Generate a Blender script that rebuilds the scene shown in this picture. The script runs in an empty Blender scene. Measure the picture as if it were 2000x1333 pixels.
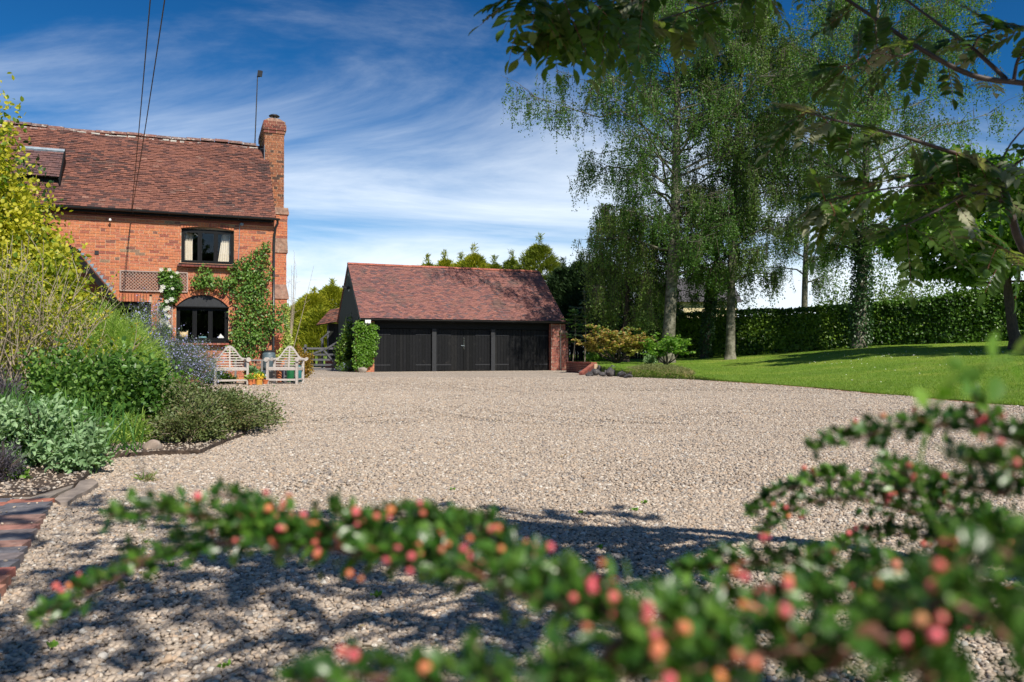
import bpy, math, random
import numpy as np
from mathutils import Vector, Matrix, Euler
R = math.radians
rng = np.random.default_rng(7)
random.seed(7)
S = bpy.context.scene
COL = S.collection

# ------------------------------------------------------------------ camera, sky, sun, exposure
F = 1556.0; CX = 1000.0; CY = 666.5; H = 0.80
PIT = math.atan((692 - CY) / F)
cam = bpy.data.cameras.new('camera'); camo = bpy.data.objects.new('camera', cam); COL.objects.link(camo)
cam.sensor_width = 36; cam.lens = F / 2000 * 36; cam.clip_start = 0.03; cam.clip_end = 3000
camo.location = (0, 0, H); camo.rotation_euler = (math.pi / 2 + PIT, 0, 0)
cam.dof.use_dof = True; cam.dof.focus_distance = 9.0; cam.dof.aperture_fstop = 6.6
S.camera = camo
S.view_settings.view_transform = 'Standard'; S.view_settings.look = 'None'
S.view_settings.exposure = 0.5; S.view_settings.gamma = 1; S.view_settings.use_curve_mapping = False
SUN = Vector((0.37, -0.60, 0.72)).normalized()
W = bpy.data.worlds.new('World'); S.world = W; W.use_nodes = True
nt = W.node_tree; nt.nodes.clear()
def N(t, ty, **k):
    n = t.nodes.new(ty)
    for a, b in k.items():
        if a.startswith('i_'):
            key = a[2:]; key = int(key) if key.isdigit() else key.replace('_', ' ')
            n.inputs[key].default_value = b
        else: setattr(n, a, b)
    return n
L = nt.links.new
wo = N(nt, 'ShaderNodeOutputWorld'); bg = N(nt, 'ShaderNodeBackground'); bg.inputs[1].default_value = 0.125
sky = N(nt, 'ShaderNodeTexSky'); sky.sky_type = 'NISHITA'; sky.sun_disc = False
sky.sun_elevation = math.asin(SUN.z); sky.sun_rotation = math.atan2(SUN.x, SUN.y)
sky.air_density = 1.0; sky.dust_density = 0.3; sky.ozone_density = 3.0
m0 = N(nt, 'ShaderNodeVectorMath', operation='SCALE'); m0.inputs['Scale'].default_value = 0.10
L(sky.outputs[0], m0.inputs[0])
gm = N(nt, 'ShaderNodeGamma'); gm.inputs[1].default_value = 1.5; L(m0.outputs[0], gm.inputs[0])
fl = N(nt, 'ShaderNodeVectorMath', operation='MULTIPLY'); fl.inputs[1].default_value = (1.4, 5.7, 7.4); L(gm.outputs[0], fl.inputs[0])
tc = N(nt, 'ShaderNodeTexCoord'); sep = N(nt, 'ShaderNodeSeparateXYZ'); L(tc.outputs['Generated'], sep.inputs[0])
def M_(t, op, a, b=None, c=None, clamp=False):
    n = N(t, 'ShaderNodeMath', operation=op); n.use_clamp = clamp
    for i, v in enumerate((a, b, c)):
        if v is None: continue
        if isinstance(v, (int, float)): n.inputs[i].default_value = v
        else: t.links.new(v, n.inputs[i])
    return n.outputs[0]
zc = M_(nt, 'ADD', M_(nt, 'MAXIMUM', sep.outputs[2], 0.0), 0.16)
cx = M_(nt, 'DIVIDE', sep.outputs[0], zc); cy = M_(nt, 'DIVIDE', sep.outputs[1], zc)
cmb = N(nt, 'ShaderNodeCombineXYZ'); L(cx, cmb.inputs[0]); L(cy, cmb.inputs[1])
mp = N(nt, 'ShaderNodeMapping'); mp.inputs['Rotation'].default_value = (0, 0, R(-28)); mp.inputs['Scale'].default_value = (0.62, 1.05, 1); mp.inputs['Location'].default_value = (5.4, 0.35, 0)
L(cmb.outputs[0], mp.inputs[0])
n1 = N(nt, 'ShaderNodeTexNoise'); n1.inputs['Scale'].default_value = 1.0; n1.inputs['Detail'].default_value = 9; n1.inputs['Roughness'].default_value = 0.62; n1.inputs['Distortion'].default_value = 0.55
L(mp.outputs[0], n1.inputs[0])
n2 = N(nt, 'ShaderNodeTexNoise'); n2.inputs['Scale'].default_value = 0.55; n2.inputs['Detail'].default_value = 3
L(cmb.outputs[0], n2.inputs[0])
hz = M_(nt, 'SUBTRACT', 1.0, M_(nt, 'MULTIPLY', sep.outputs[2], 2.6), clamp=True)      # more cirrus low down
cl = M_(nt, 'ADD', M_(nt, 'MULTIPLY', n1.outputs[0], 1.0), M_(nt, 'MULTIPLY', n2.outputs[0], 0.5))
cl = M_(nt, 'ADD', cl, M_(nt, 'MULTIPLY', M_(nt, 'POWER', hz, 1.6), 0.88))
cr = N(nt, 'ShaderNodeMapRange'); cr.interpolation_type = 'SMOOTHSTEP'
cr.inputs['From Min'].default_value = 0.76; cr.inputs['From Max'].default_value = 1.36; cr.inputs['To Max'].default_value = 0.92
L(cl, cr.inputs[0])
mx = N(nt, 'ShaderNodeMix', data_type='RGBA'); L(cr.outputs[0], mx.inputs[0]); L(fl.outputs[0], mx.inputs[6]); mx.inputs[7].default_value = (5.9, 6.4, 6.9, 1)
L(mx.outputs[2], bg.inputs[0]); L(bg.outputs[0], wo.inputs[0])
sl = bpy.data.lights.new('sun', 'SUN'); sl.energy = 4.6; sl.angle = R(0.53); sl.color = (1, 0.93, 0.82)
so = bpy.data.objects.new('sun', sl); COL.objects.link(so); so.rotation_euler = SUN.to_track_quat('Z', 'Y').to_euler()
S.cycles.max_bounces = 8; S.cycles.transparent_max_bounces = 8; S.cycles.transmission_bounces = 4; S.cycles.diffuse_bounces = 3

# ------------------------------------------------------------------ pixel -> place
cp, sp_ = math.cos(PIT), math.sin(PIT)
def ray(px, py):
    a = (px - CX) / F; b = (CY - py) / F
    return Vector((a, cp - b * sp_, sp_ + b * cp))
def P(px, py, d):                      # d = distance along +Y
    r = ray(px, py); return Vector((0, 0, H)) + r * (d / r.y)
def G(px, py, z=0.0):
    r = ray(px, py); return Vector((0, 0, H)) + r * ((z - H) / r.z)
TH = R(21.5)
U = Vector((math.cos(TH), math.sin(TH), 0)); B = Vector((-math.sin(TH), math.cos(TH), 0)); Z = Vector((0, 0, 1))
def plane_uz(px, py, O, v=0.0):
    r = ray(px, py); C = Vector((0, 0, H)); t = ((O + B * v) - C).dot(B) / r.dot(B)
    p = C + r * t - O
    return p.dot(U), p.z

# ------------------------------------------------------------------ objects and parts
WM = {}
def link(name, data, parent=None, M=None, local=False):
    o = bpy.data.objects.new(name, data); COL.objects.link(o)
    M = M or Matrix.Identity(4)
    if parent is not None:
        o.parent = parent
        if local: o.matrix_basis = M; WM[o.name] = WM.get(parent.name, Matrix.Identity(4)) @ M; return o
        o.matrix_parent_inverse = WM.get(parent.name, Matrix.Identity(4)).inverted()
    o.matrix_basis = M; WM[o.name] = M
    return o
def tag(o, label=None, cat=None, group=None, kind=None):
    for k, v in (('label', label), ('category', cat), ('group', group), ('kind', kind)):
        if v: o[k] = v
    return o
def thing(name, label, cat, loc=(0, 0, 0), group=None, rz=0.0):
    o = link(name, None, None, Matrix.Translation(loc) @ Matrix.Rotation(rz, 4, 'Z'))
    o.empty_display_size = 0.2
    return tag(o, label, cat, group)

class MB:
    def __init__(s): s.v = []; s.f = []; s.t = []; s.sm = False
    def add(s, vs, fs, t=0.0):
        k = len(s.v); s.v += [tuple(a) for a in vs]; s.f += [tuple(i + k for i in f) for f in fs]; s.t += [t] * len(fs)
    BF = [(0, 3, 2, 1), (4, 5, 6, 7), (0, 1, 5, 4), (1, 2, 6, 5), (2, 3, 7, 6), (3, 0, 4, 7)]
    def box(s, o, ax, ay, az, t=0.0):           # corner + three edge vectors
        o = Vector(o); ax = Vector(ax); ay = Vector(ay); az = Vector(az)
        s.add([o, o + ax, o + ax + ay, o + ay, o + az, o + ax + az, o + ax + ay + az, o + ay + az], MB.BF, t)
    def cbox(s, c, sx, sy, sz, rot=None, t=0.0):
        rot = rot or Matrix.Identity(3)
        ax, ay, az = rot @ Vector((sx, 0, 0)), rot @ Vector((0, sy, 0)), rot @ Vector((0, 0, sz))
        s.box(Vector(c) - (ax + ay + az) / 2, ax, ay, az, t)
    def tube(s, pts, rad, n=6, t=0.0, cap=True):
        pts = [Vector(p) for p in pts]
        if isinstance(rad, (int, float)): rad = [rad] * len(pts)
        vs = []; fs = []; k = len(pts); ref = None
        for i, p in enumerate(pts):
            d = (pts[min(i + 1, k - 1)] - pts[max(i - 1, 0)]).normalized()
            if ref is None: ref = Vector((0, 0, 1)) if abs(d.z) < .9 else Vector((1, 0, 0))
            a = d.cross(ref).normalized(); b = a.cross(d).normalized(); ref = b
            for j in range(n):
                an = 2 * math.pi * j / n
                vs.append(p + (a * math.cos(an) + b * math.sin(an)) * rad[i])
        for i in range(k - 1):
            for j in range(n):
                j2 = (j + 1) % n; fs.append((i * n + j, i * n + j2, (i + 1) * n + j2, (i + 1) * n + j))
        if cap: fs.append(tuple(range(n))); fs.append(tuple((k - 1) * n + j for j in reversed(range(n))))
        s.add(vs, fs, t)
    def lathe(s, c, prof, n=20, t=0.0):
        c = Vector(c); vs = []; fs = []
        for r, z in prof:
            for j in range(n):
                a = 2 * math.pi * j / n; vs.append(c + Vector((r * math.cos(a), r * math.sin(a), z)))
        for i in range(len(prof) - 1):
            for j in range(n):
                j2 = (j + 1) % n; fs.append((i * n + j, i * n + j2, (i + 1) * n + j2, (i + 1) * n + j))
        fs.append(tuple(reversed(range(n)))); fs.append(tuple((len(prof) - 1) * n + j for j in range(n)))
        s.add(vs, fs, t)
    def prism(s, poly, ext, t=0.0):
        poly = [Vector(p) for p in poly]; ext = Vector(ext); n = len(poly)
        s.add(poly + [p + ext for p in poly], [tuple(reversed(range(n))), tuple(range(n, 2 * n))] + [(i, (i + 1) % n, (i + 1) % n + n, i + n) for i in range(n)], t)
    def data(s, name, mat, smooth=False):
        me = bpy.data.meshes.new(name); me.from_pydata(s.v, [], s.f)
        if any(s.t): me.attributes.new('tint', 'FLOAT', 'FACE').data.foreach_set('value', np.array(s.t, dtype=np.float32))
        if smooth: me.polygons.foreach_set('use_smooth', [True] * len(me.polygons))
        me.materials.append(mat); return me
    def build(s, name, mat, parent=None, smooth=False, local=False, kind=None, M=None):
        o = link(name, s.data(name, mat, smooth), parent, M, local)
        if kind: o['kind'] = kind
        return o

def npmesh(name, v, faces, mat, parent=None, tint=None, kind=None, local=False, smooth=False):
    v = np.asarray(v, dtype=np.float32); f = np.asarray(faces, dtype=np.int32); k = f.shape[1]
    me = bpy.data.meshes.new(name); me.vertices.add(len(v)); me.vertices.foreach_set('co', v.ravel())
    me.loops.add(f.size); me.loops.foreach_set('vertex_index', f.ravel())
    me.polygons.add(len(f)); me.polygons.foreach_set('loop_start', np.arange(len(f), dtype=np.int32) * k)
    me.polygons.foreach_set('loop_total', np.full(len(f), k, dtype=np.int32))
    if tint is not None: me.attributes.new('tint', 'FLOAT', 'FACE').data.foreach_set('value', np.asarray(tint, dtype=np.float32))
    if smooth: me.polygons.foreach_set('use_smooth', np.ones(len(f), dtype=bool))
    me.materials.append(mat); me.update(calc_edges=True)
    o = link(name, me, parent, None, local)
    if kind: o['kind'] = kind
    return o
QUAD = (np.array([(0, 0, 0), (.32, .45, .05), (0, 1, -.08), (-.32, .45, .05)]), np.array([(0, 1, 2, 3)]))
BLADE = (np.array([(-.03, 0, 0), (.03, 0, 0), (.03, .6, .0), (-.03, .6, .0), (.004, 1, -.25), (-.004, 1, -.25)]), np.array([(0, 1, 2, 3), (3, 2, 4, 5)]))
NEEDLE = (np.array([(-.06, 0, 0), (.06, 0, 0), (.05, 1, 0), (-.05, 1, 0)]), np.array([(0, 1, 2, 3)]))
FOLD = (np.array([(0, 0, 0), (.2, .22, .06), (.27, .5, .09), (.17, .8, .05), (0, 1, -.07), (-.17, .8, .05), (-.27, .5, .09), (-.2, .22, .06), (0, .5, 0), (0, .22, 0), (0, .8, -.02)]),
        np.array([(0, 1, 9, 9), (1, 2, 8, 9), (2, 3, 10, 8), (3, 4, 10, 10), (0, 9, 7, 7), (9, 8, 6, 7), (8, 10, 5, 6), (10, 4, 5, 5)]))
FOLDT = (FOLD[0], np.array([(0, 1, 9), (1, 2, 8), (1, 8, 9), (2, 3, 10), (2, 10, 8), (3, 4, 10), (0, 9, 7), (9, 8, 6), (9, 6, 7), (8, 10, 5), (8, 5, 6), (10, 4, 5)]))
WIDE = (np.array([(0, 0, 0), (.34, .3, .06), (.3, .68, .05), (0, 1, -.1), (-.3, .68, .05), (-.34, .3, .06)]), np.array([(0, 1, 2, 3), (0, 3, 4, 5)]))
SAGE = (WIDE[0] * np.array([.62, 1, 1]), WIDE[1])
def nrm(a): return a / (np.linalg.norm(a, axis=1, keepdims=True) + 1e-9)
def rdir(n): return nrm(rng.normal(size=(n, 3)))
def leaf_arrays(p, d, size, shape=QUAD, up=0.3, tint=None, nrmv=None):
    n = len(p); p = np.asarray(p, float); d = nrm(np.asarray(d, float))
    nn = rdir(n) + np.array([0, 0, up]) if nrmv is None else np.asarray(nrmv, float)
    s = nrm(np.cross(d, nn)); nn = np.cross(s, d)
    tv, tf = shape; sz = np.broadcast_to(np.asarray(size, float), (n,))[:, None]
    V = p[:, None, :] + (tv[None, :, 0:1] * s[:, None, :] + tv[None, :, 1:2] * d[:, None, :] + tv[None, :, 2:3] * nn[:, None, :]) * sz[:, None, :]
    Fc = (tf[None] + (np.arange(n) * len(tv))[:, None, None]).reshape(-1, tf.shape[1])
    ti = np.repeat(rng.random(n) if tint is None else tint, len(tf))
    return V.reshape(-1, 3), Fc, ti
def leaves(name, p, d, size, mat, parent=None, shape=QUAD, up=0.3, tint=None, kind=None, nrmv=None, local=False):
    V, Fc, ti = leaf_arrays(p, d, size, shape, up, tint, nrmv)
    return npmesh(name, V, Fc, mat, parent, ti, kind, local)
def lumpy(p, sc, seed=0):              # cheap smooth pseudo noise for clumps, 0..1
    p = np.asarray(p) * sc + seed * 7.3
    a = np.sin(p[:, 0] * 1.7 + 2 * np.sin(p[:, 1] * 1.3 + p[:, 2])) + np.sin(p[:, 1] * 2.1 + 2 * np.sin(p[:, 2] * 1.1 + p[:, 0] * .7)) + np.sin(p[:, 2] * 1.9 + 2 * np.sin(p[:, 0] * .9))
    return (a + 3) / 6

# ------------------------------------------------------------------ materials
def mat(name):
    m = bpy.data.materials.new(name); m.use_nodes = True; t = m.node_tree; t.nodes.clear()
    o = N(t, 'ShaderNodeOutputMaterial'); b = N(t, 'ShaderNodeBsdfPrincipled'); t.links.new(b.outputs[0], o.inputs[0])
    return m, t, b, o
def ramp(t, cols, fac=None):
    r = N(t, 'ShaderNodeValToRGB'); e = r.color_ramp.elements
    n = len(cols)
    for i, c in enumerate(cols):
        pos, c = (c[0], c[1]) if isinstance(c[1], (tuple, list)) else (i / max(1, n - 1), c)
        el = e[i] if i < 2 else e.new(pos)
        el.position = pos; el.color = (*c, 1)
    if n == 1: e[1].color = (*(cols[0][1] if isinstance(cols[0][1], (tuple, list)) else cols[0]), 1)
    if fac is not None: t.links.new(fac, r.inputs[0])
    return r
def tintv(t):
    a = N(t, 'ShaderNodeAttribute'); a.attribute_name = 'tint'; oi = N(t, 'ShaderNodeObjectInfo')
    return M_(t, 'FRACT', M_(t, 'ADD', a.outputs['Fac'], oi.outputs['Random']))
def noise(t, sc, det=4, rough=.5, vec=None, dist=0):
    n = N(t, 'ShaderNodeTexNoise'); n.inputs['Scale'].default_value = sc; n.inputs['Detail'].default_value = det; n.inputs['Roughness'].default_value = rough; n.inputs['Distortion'].default_value = dist
    if vec is None: vec = N(t, 'ShaderNodeNewGeometry').outputs['Position']
    t.links.new(vec, n.inputs[0]); return n
def mixc(t, fac, a, b, mode='MIX'):
    m = N(t, 'ShaderNodeMix', data_type='RGBA'); m.blend_type = mode
    for i, v in ((0, fac), (6, a), (7, b)):
        if isinstance(v, (int, float)): m.inputs[i].default_value = v
        elif isinstance(v, tuple): m.inputs[i].default_value = (*v, 1)
        else: t.links.new(v, m.inputs[i])
    return m.outputs[2]
def bump(t, b, h, st=.3, dist=.01):
    n = N(t, 'ShaderNodeBump'); n.inputs['Strength'].default_value = st; n.inputs['Distance'].default_value = dist
    t.links.new(h, n.inputs['Height']); t.links.new(n.outputs[0], b.inputs['Normal']); return n
def simple(name, cols, rough=.7, nsc=8, amp=.35, bst=.25, bd=.005, metal=0, tinted=True, spec=.5, dirt=None, stretch=None):
    m, t, b, o = mat(name)
    vec = None
    if stretch:
        g = N(t, 'ShaderNodeNewGeometry'); mpp = N(t, 'ShaderNodeMapping'); mpp.inputs['Scale'].default_value = stretch
        t.links.new(g.outputs['Position'], mpp.inputs[0]); vec = mpp.outputs[0]
    n = noise(t, nsc, 6, .6, vec)
    c = ramp(t, cols, tintv(t) if tinted and len(cols) > 1 else None).outputs[0]
    f = N(t, 'ShaderNodeMapRange'); f.inputs['From Min'].default_value = .3; f.inputs['From Max'].default_value = .7; f.inputs['To Min'].default_value = 1 - amp; f.inputs['To Max'].default_value = 1 + amp * .6
    t.links.new(n.outputs[0], f.inputs[0])
    c = mixc(t, 1.0, c, f.outputs[0], 'MULTIPLY')
    if dirt:
        n3 = noise(t, dirt[1], 5, .65); r3 = N(t, 'ShaderNodeMapRange'); r3.inputs['From Min'].default_value = dirt[2]; r3.inputs['From Max'].default_value = dirt[2] + .12; r3.inputs['To Max'].default_value = dirt[3]
        t.links.new(n3.outputs[0], r3.inputs[0]); c = mixc(t, r3.outputs[0], c, dirt[0])
    t.links.new(c, b.inputs['Base Color']); b.inputs['Roughness'].default_value = rough; b.inputs['Metallic'].default_value = metal
    b.inputs['Specular IOR Level'].default_value = spec
    bump(t, b, n.outputs[0], bst, bd)
    return m
def leafmat(name, cols, rough=.45, trans=.3, gloss=.5, spec=.4):
    m, t, b, o = mat(name)
    c = ramp(t, cols, tintv(t)).outputs[0]
    t.links.new(c, b.inputs['Base Color']); b.inputs['Roughness'].default_value = rough; b.inputs['Specular IOR Level'].default_value = spec
    tr = N(t, 'ShaderNodeBsdfTranslucent'); c2 = mixc(t, 1.0, c, (1.5, 1.7, .5), 'MULTIPLY'); t.links.new(c2, tr.inputs[0])
    ms = N(t, 'ShaderNodeMixShader'); ms.inputs[0].default_value = trans
    t.links.new(b.outputs[0], ms.inputs[1]); t.links.new(tr.outputs[0], ms.inputs[2]); t.links.new(ms.outputs[0], o.inputs[0])
    return m
m_brick = simple('brick_orange', [(0, (.47, .145, .065)), (.3, (.53, .19, .08)), (.6, (.47, .155, .078)), (.86, (.42, .13, .07)), (.94, (.3, .085, .055)), (.985, (.17, .08, .06)), (1, (.3, .2, .12))], .85, 30, .4, .5, .004, dirt=((.55, .3, .2), 3, .66, .35))
m_brickd = simple('brick_dark_red', [(0, (.16, .045, .035)), (.5, (.23, .06, .04)), (.8, (.10, .035, .03)), (1, (.27, .1, .06))], .85, 30, .4, .5, .004)
m_brickc = simple('brick_chimney', [(0, (.26, .1, .05)), (.4, (.34, .13, .06)), (.7, (.22, .08, .045)), (.85, (.10, .05, .035)), (1, (.07, .04, .03))], .9, 25, .45, .5, .004)
m_brickp = simple('brick_pillar', [(0, (.27, .07, .05)), (.5, (.34, .1, .06)), (.8, (.2, .055, .045)), (1, (.38, .18, .12))], .85, 30, .4, .5, .004)
m_mort = simple('lime_mortar', [(.52, .37, .24)], .95, 60, .3, .6, .004, tinted=False)
m_mortl = simple('pale_mortar', [(.5, .44, .36)], .95, 60, .3, .6, .004, tinted=False)
m_stone = simple('weathered_stone_cap', [(0, (.28, .17, .12)), (1, (.34, .2, .15))], .9, 12, .5, .5, .01, dirt=((.42, .36, .28), 9, .55, .6))
m_tileh = simple('roof_tile_old', [(0, (.16, .062, .042)), (.3, (.23, .09, .06)), (.5, (.15, .06, .045)), (.7, (.10, .043, .035)), (.88, (.055, .032, .03)), (1, (.28, .14, .1))], .9, 22, .45, .5, .004, dirt=((.42, .34, .28), 5.5, .66, .5))
m_tileg = simple('roof_tile_garage', [(0, (.25, .105, .085)), (.25, (.30, .13, .10)), (.5, (.22, .095, .085)), (.75, (.185, .085, .08)), (.9, (.12, .07, .07)), (1, (.15, .095, .098))], .75, 22, .4, .4, .004, dirt=((.12, .085, .07), 1.1, .52, .6))
m_tiled = simple('roof_tile_dark', [(0, (.10, .05, .05)), (.5, (.15, .07, .06)), (1, (.08, .045, .05))], .8, 22, .4, .4, .004)
m_ridge = simple('ridge_tile_lichened', [(0, (.15, .1, .09)), (.5, (.2, .09, .07)), (1, (.12, .085, .08))], .9, 14, .5, .5, .006, dirt=((.5, .47, .42), 9, .54, .75))
m_ridgeg = simple('ridge_tile_red', [(0, (.32, .09, .06)), (1, (.42, .14, .09))], .85, 14, .5, .4, .006)
m_black = simple('black_painted_timber', [(0, (.003, .0035, .004)), (1, (.0065, .007, .008))], .55, 9, .5, .35, .003, stretch=(6, 6, 1), spec=.2)
m_door = simple('door_boards_black', [(0, (.003, .0035, .004)), (.7, (.007, .0075, .009)), (1, (.012, .012, .012))], .55, 9, .6, .35, .003, stretch=(6, 6, 1), spec=.2, dirt=((.035, .033, .03), 3.5, .6, .5))
m_blackb = simple('black_stained_board', [(0, (.006, .009, .006)), (.6, (.011, .017, .009)), (1, (.018, .018, .016))], .8, 7, .6, .4, .004, stretch=(6, 6, .8))
m_post = simple('weathered_black_post', [(.018, .02, .024)], .7, 10, .5, .4, .004, tinted=False, stretch=(6, 6, 1))
m_gut = simple('black_gutter_plastic', [(.022, .024, .027)], .32, 20, .2, .1, .001, tinted=False)
m_teak = simple('weathered_teak', [(0, (.45, .40, .36)), (.5, (.52, .47, .43)), (1, (.38, .34, .31))], .8, 40, .3, .4, .002, stretch=(1, 1, 1))
m_grey = simple('weathered_grey_wood', [(0, (.22, .21, .2)), (1, (.3, .28, .26))], .85, 30, .3, .4, .003)
m_gate = simple('gate_timber', [(0, (.075, .08, .09)), (1, (.12, .12, .13))], .8, 20, .4, .4, .004)
m_trel = simple('trellis_wood', [(0, (.32, .23, .19)), (1, (.4, .3, .26))], .85, 30, .3, .3, .003)
m_lead = simple('lead_flashing', [(.2, .25, .3)], .5, 8, .4, .3, .004, tinted=False)
m_terra = simple('terracotta', [(0, (.5, .13, .04)), (1, (.6, .2, .07))], .8, 20, .25, .3, .003)
m_steel = simple('stainless_cowl', [(.5, .5, .5)], .3, 8, .2, .1, .001, metal=1, tinted=False)
m_dark = simple('dark_metal', [(.02, .02, .022)], .5, 8, .3, .1, .001, tinted=False)
m_white = simple('white_plastic', [(.75, .75, .73)], .4, 8, .1, .1, .001, tinted=False)
m_cream = simple('cream_render', [(.62, .52, .3)], .9, 5, .2, .3, .005, tinted=False)
m_slate = simple('distant_roof', [(.07, .065, .07)], .8, 5, .3, .3, .005, tinted=False)
m_cloth = simple('curtain_cloth', [(.62, .57, .47)], .9, 20, .15, .2, .003, tinted=False)
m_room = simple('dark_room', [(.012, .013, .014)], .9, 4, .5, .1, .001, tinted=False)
m_bark = simple('bark_brown', [(0, (.06, .045, .035)), (1, (.1, .075, .055))], .9, 14, .6, .8, .02, stretch=(3, 3, .7))
m_twig = simple('pale_twig', [(0, (.3, .24, .17)), (1, (.42, .35, .26))], .8, 20, .3, .3, .002)
m_rowan = simple('rowan_bark', [(0, (.05, .035, .032)), (1, (.09, .06, .055))], .55, 60, .4, .4, .002)
m_redtw = simple('red_brown_twig', [(0, (.2, .05, .03)), (1, (.13, .07, .04))], .5, 60, .3, .3, .001)
m_soil = simple('bed_soil', [(.075, .05, .035)], .95, 18, .6, .9, .03, tinted=False)
m_rock = simple('garden_rock', [(0, (.2, .15, .12)), (.5, (.28, .22, .18)), (1, (.13, .12, .12))], .9, 9, .5, .8, .02, dirt=((.33, .3, .26), 14, .56, .5))
m_rockd = simple('dark_rock', [(0, (.03, .03, .033)), (1, (.09, .08, .08))], .85, 9, .6, .8, .03, dirt=((.3, .28, .26), 10, .56, .6))
m_slab = simple('stone_slab', [(0, (.3, .24, .2)), (1, (.24, .21, .17))], .9, 10, .4, .5, .006, dirt=((.2, .2, .1), 14, .6, .4))
m_paveb = simple('paver_blue', [(0, (.11, .11, .125)), (.4, (.16, .15, .165)), (.62, (.2, .16, .15)), (.78, (.38, .17, .11)), (.9, (.44, .13, .09)), (1, (.3, .2, .16))], .75, 24, .4, .5, .004, dirt=((.34, .29, .25), 16, .6, .5))
# birch bark
m_birch, t, b, o = mat('birch_bark')
g = N(t, 'ShaderNodeNewGeometry'); mpp = N(t, 'ShaderNodeMapping'); mpp.inputs['Scale'].default_value = (2.2, 2.2, 3.2); t.links.new(g.outputs['Position'], mpp.inputs[0])
n = noise(t, 1.6, 7, .7, mpp.outputs[0]); r = ramp(t, [(0.42, (.02, .018, .016)), (.5, (.10, .092, .075)), (.62, (.27, .25, .21))], n.outputs[0])
g2 = noise(t, .8, 4); c = mixc(t, M_(t, 'MULTIPLY', g2.outputs[0], .75), r.outputs[0], (.13, .13, .07)); t.links.new(c, b.inputs['Base Color']); b.inputs['Roughness'].default_value = .85; bump(t, b, n.outputs[0], .8, .03)
# glass
m_glass, t, b, o = mat('window_glass')
b.inputs['Base Color'].default_value = (.01, .012, .014, 1); b.inputs['Roughness'].default_value = .03; b.inputs['Specular IOR Level'].default_value = .5
tr = N(t, 'ShaderNodeBsdfTransparent'); gl = N(t, 'ShaderNodeBsdfGlossy'); gl.inputs['Roughness'].default_value = .02; gl.inputs[0].default_value = (.9, .95, 1, 1)
fr = N(t, 'ShaderNodeFresnel'); fr.inputs[0].default_value = 1.5; ms = N(t, 'ShaderNodeMixShader')
gq = N(t, 'ShaderNodeNewGeometry'); t.links.new(M_(t, 'MULTIPLY', fr.outputs[0], M_(t, 'SUBTRACT', 1.0, gq.outputs['Backfacing'])), ms.inputs[0]); t.links.new(tr.outputs[0], ms.inputs[1]); t.links.new(gl.outputs[0], ms.inputs[2]); t.links.new(ms.outputs[0], o.inputs[0])
# pebbles + gravel sheet
PEB = [(0, (.165, .15, .14)), (.1, (.25, .21, .18)), (.24, (.38, .31, .245)), (.4, (.31, .255, .205)), (.52, (.46, .38, .30)), (.66, (.34, .28, .225)), (.78, (.43, .315, .22)), (.9, (.49, .42, .345)), (.97, (.57, .53, .47)), (1, (.2, .195, .195))]
m_peb, t, b, o = mat('pebble')
oi = N(t, 'ShaderNodeObjectInfo'); c = ramp(t, PEB, oi.outputs['Random']).outputs[0]
tcx = N(t, 'ShaderNodeTexCoord'); n = noise(t, 1.6, 3, .6, tcx.outputs['Object'])
f = N(t, 'ShaderNodeMapRange'); f.inputs['To Min'].default_value = .75; f.inputs['To Max'].default_value = 1.2; t.links.new(n.outputs[0], f.inputs[0])
t.links.new(mixc(t, 1.0, c, f.outputs[0], 'MULTIPLY'), b.inputs['Base Color']); b.inputs['Roughness'].default_value = .62; b.inputs['Specular IOR Level'].default_value = .35
m_grav, t, b, o = mat('gravel_sheet')
g = N(t, 'ShaderNodeNewGeometry'); vo = N(t, 'ShaderNodeTexVoronoi'); vo.inputs['Scale'].default_value = 42; t.links.new(g.outputs['Position'], vo.inputs[0])
sx = N(t, 'ShaderNodeSeparateColor'); t.links.new(vo.outputs['Color'], sx.inputs[0])
c = ramp(t, PEB, sx.outputs[0]).outputs[0]
dk = N(t, 'ShaderNodeMapRange'); dk.inputs['From Min'].default_value = .25; dk.inputs['From Max'].default_value = .6; dk.inputs['To Min'].default_value = 1.0; dk.inputs['To Max'].default_value = .35; t.links.new(vo.outputs['Distance'], dk.inputs[0])
c = mixc(t, 1.0, c, dk.outputs[0], 'MULTIPLY')
nb = noise(t, .35, 4, .6); f = N(t, 'ShaderNodeMapRange'); f.inputs['From Min'].default_value = .3; f.inputs['From Max'].default_value = .7; f.inputs['To Min'].default_value = 1.42; f.inputs['To Max'].default_value = 1.85; t.links.new(nb.outputs[0], f.inputs[0])
t.links.new(mixc(t, 1.0, c, f.outputs[0], 'MULTIPLY'), b.inputs['Base Color']); b.inputs['Roughness'].default_value = .9
inv = M_(t, 'SUBTRACT', 1.0, vo.outputs['Distance']); bump(t, b, inv, .7, .012)
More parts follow.
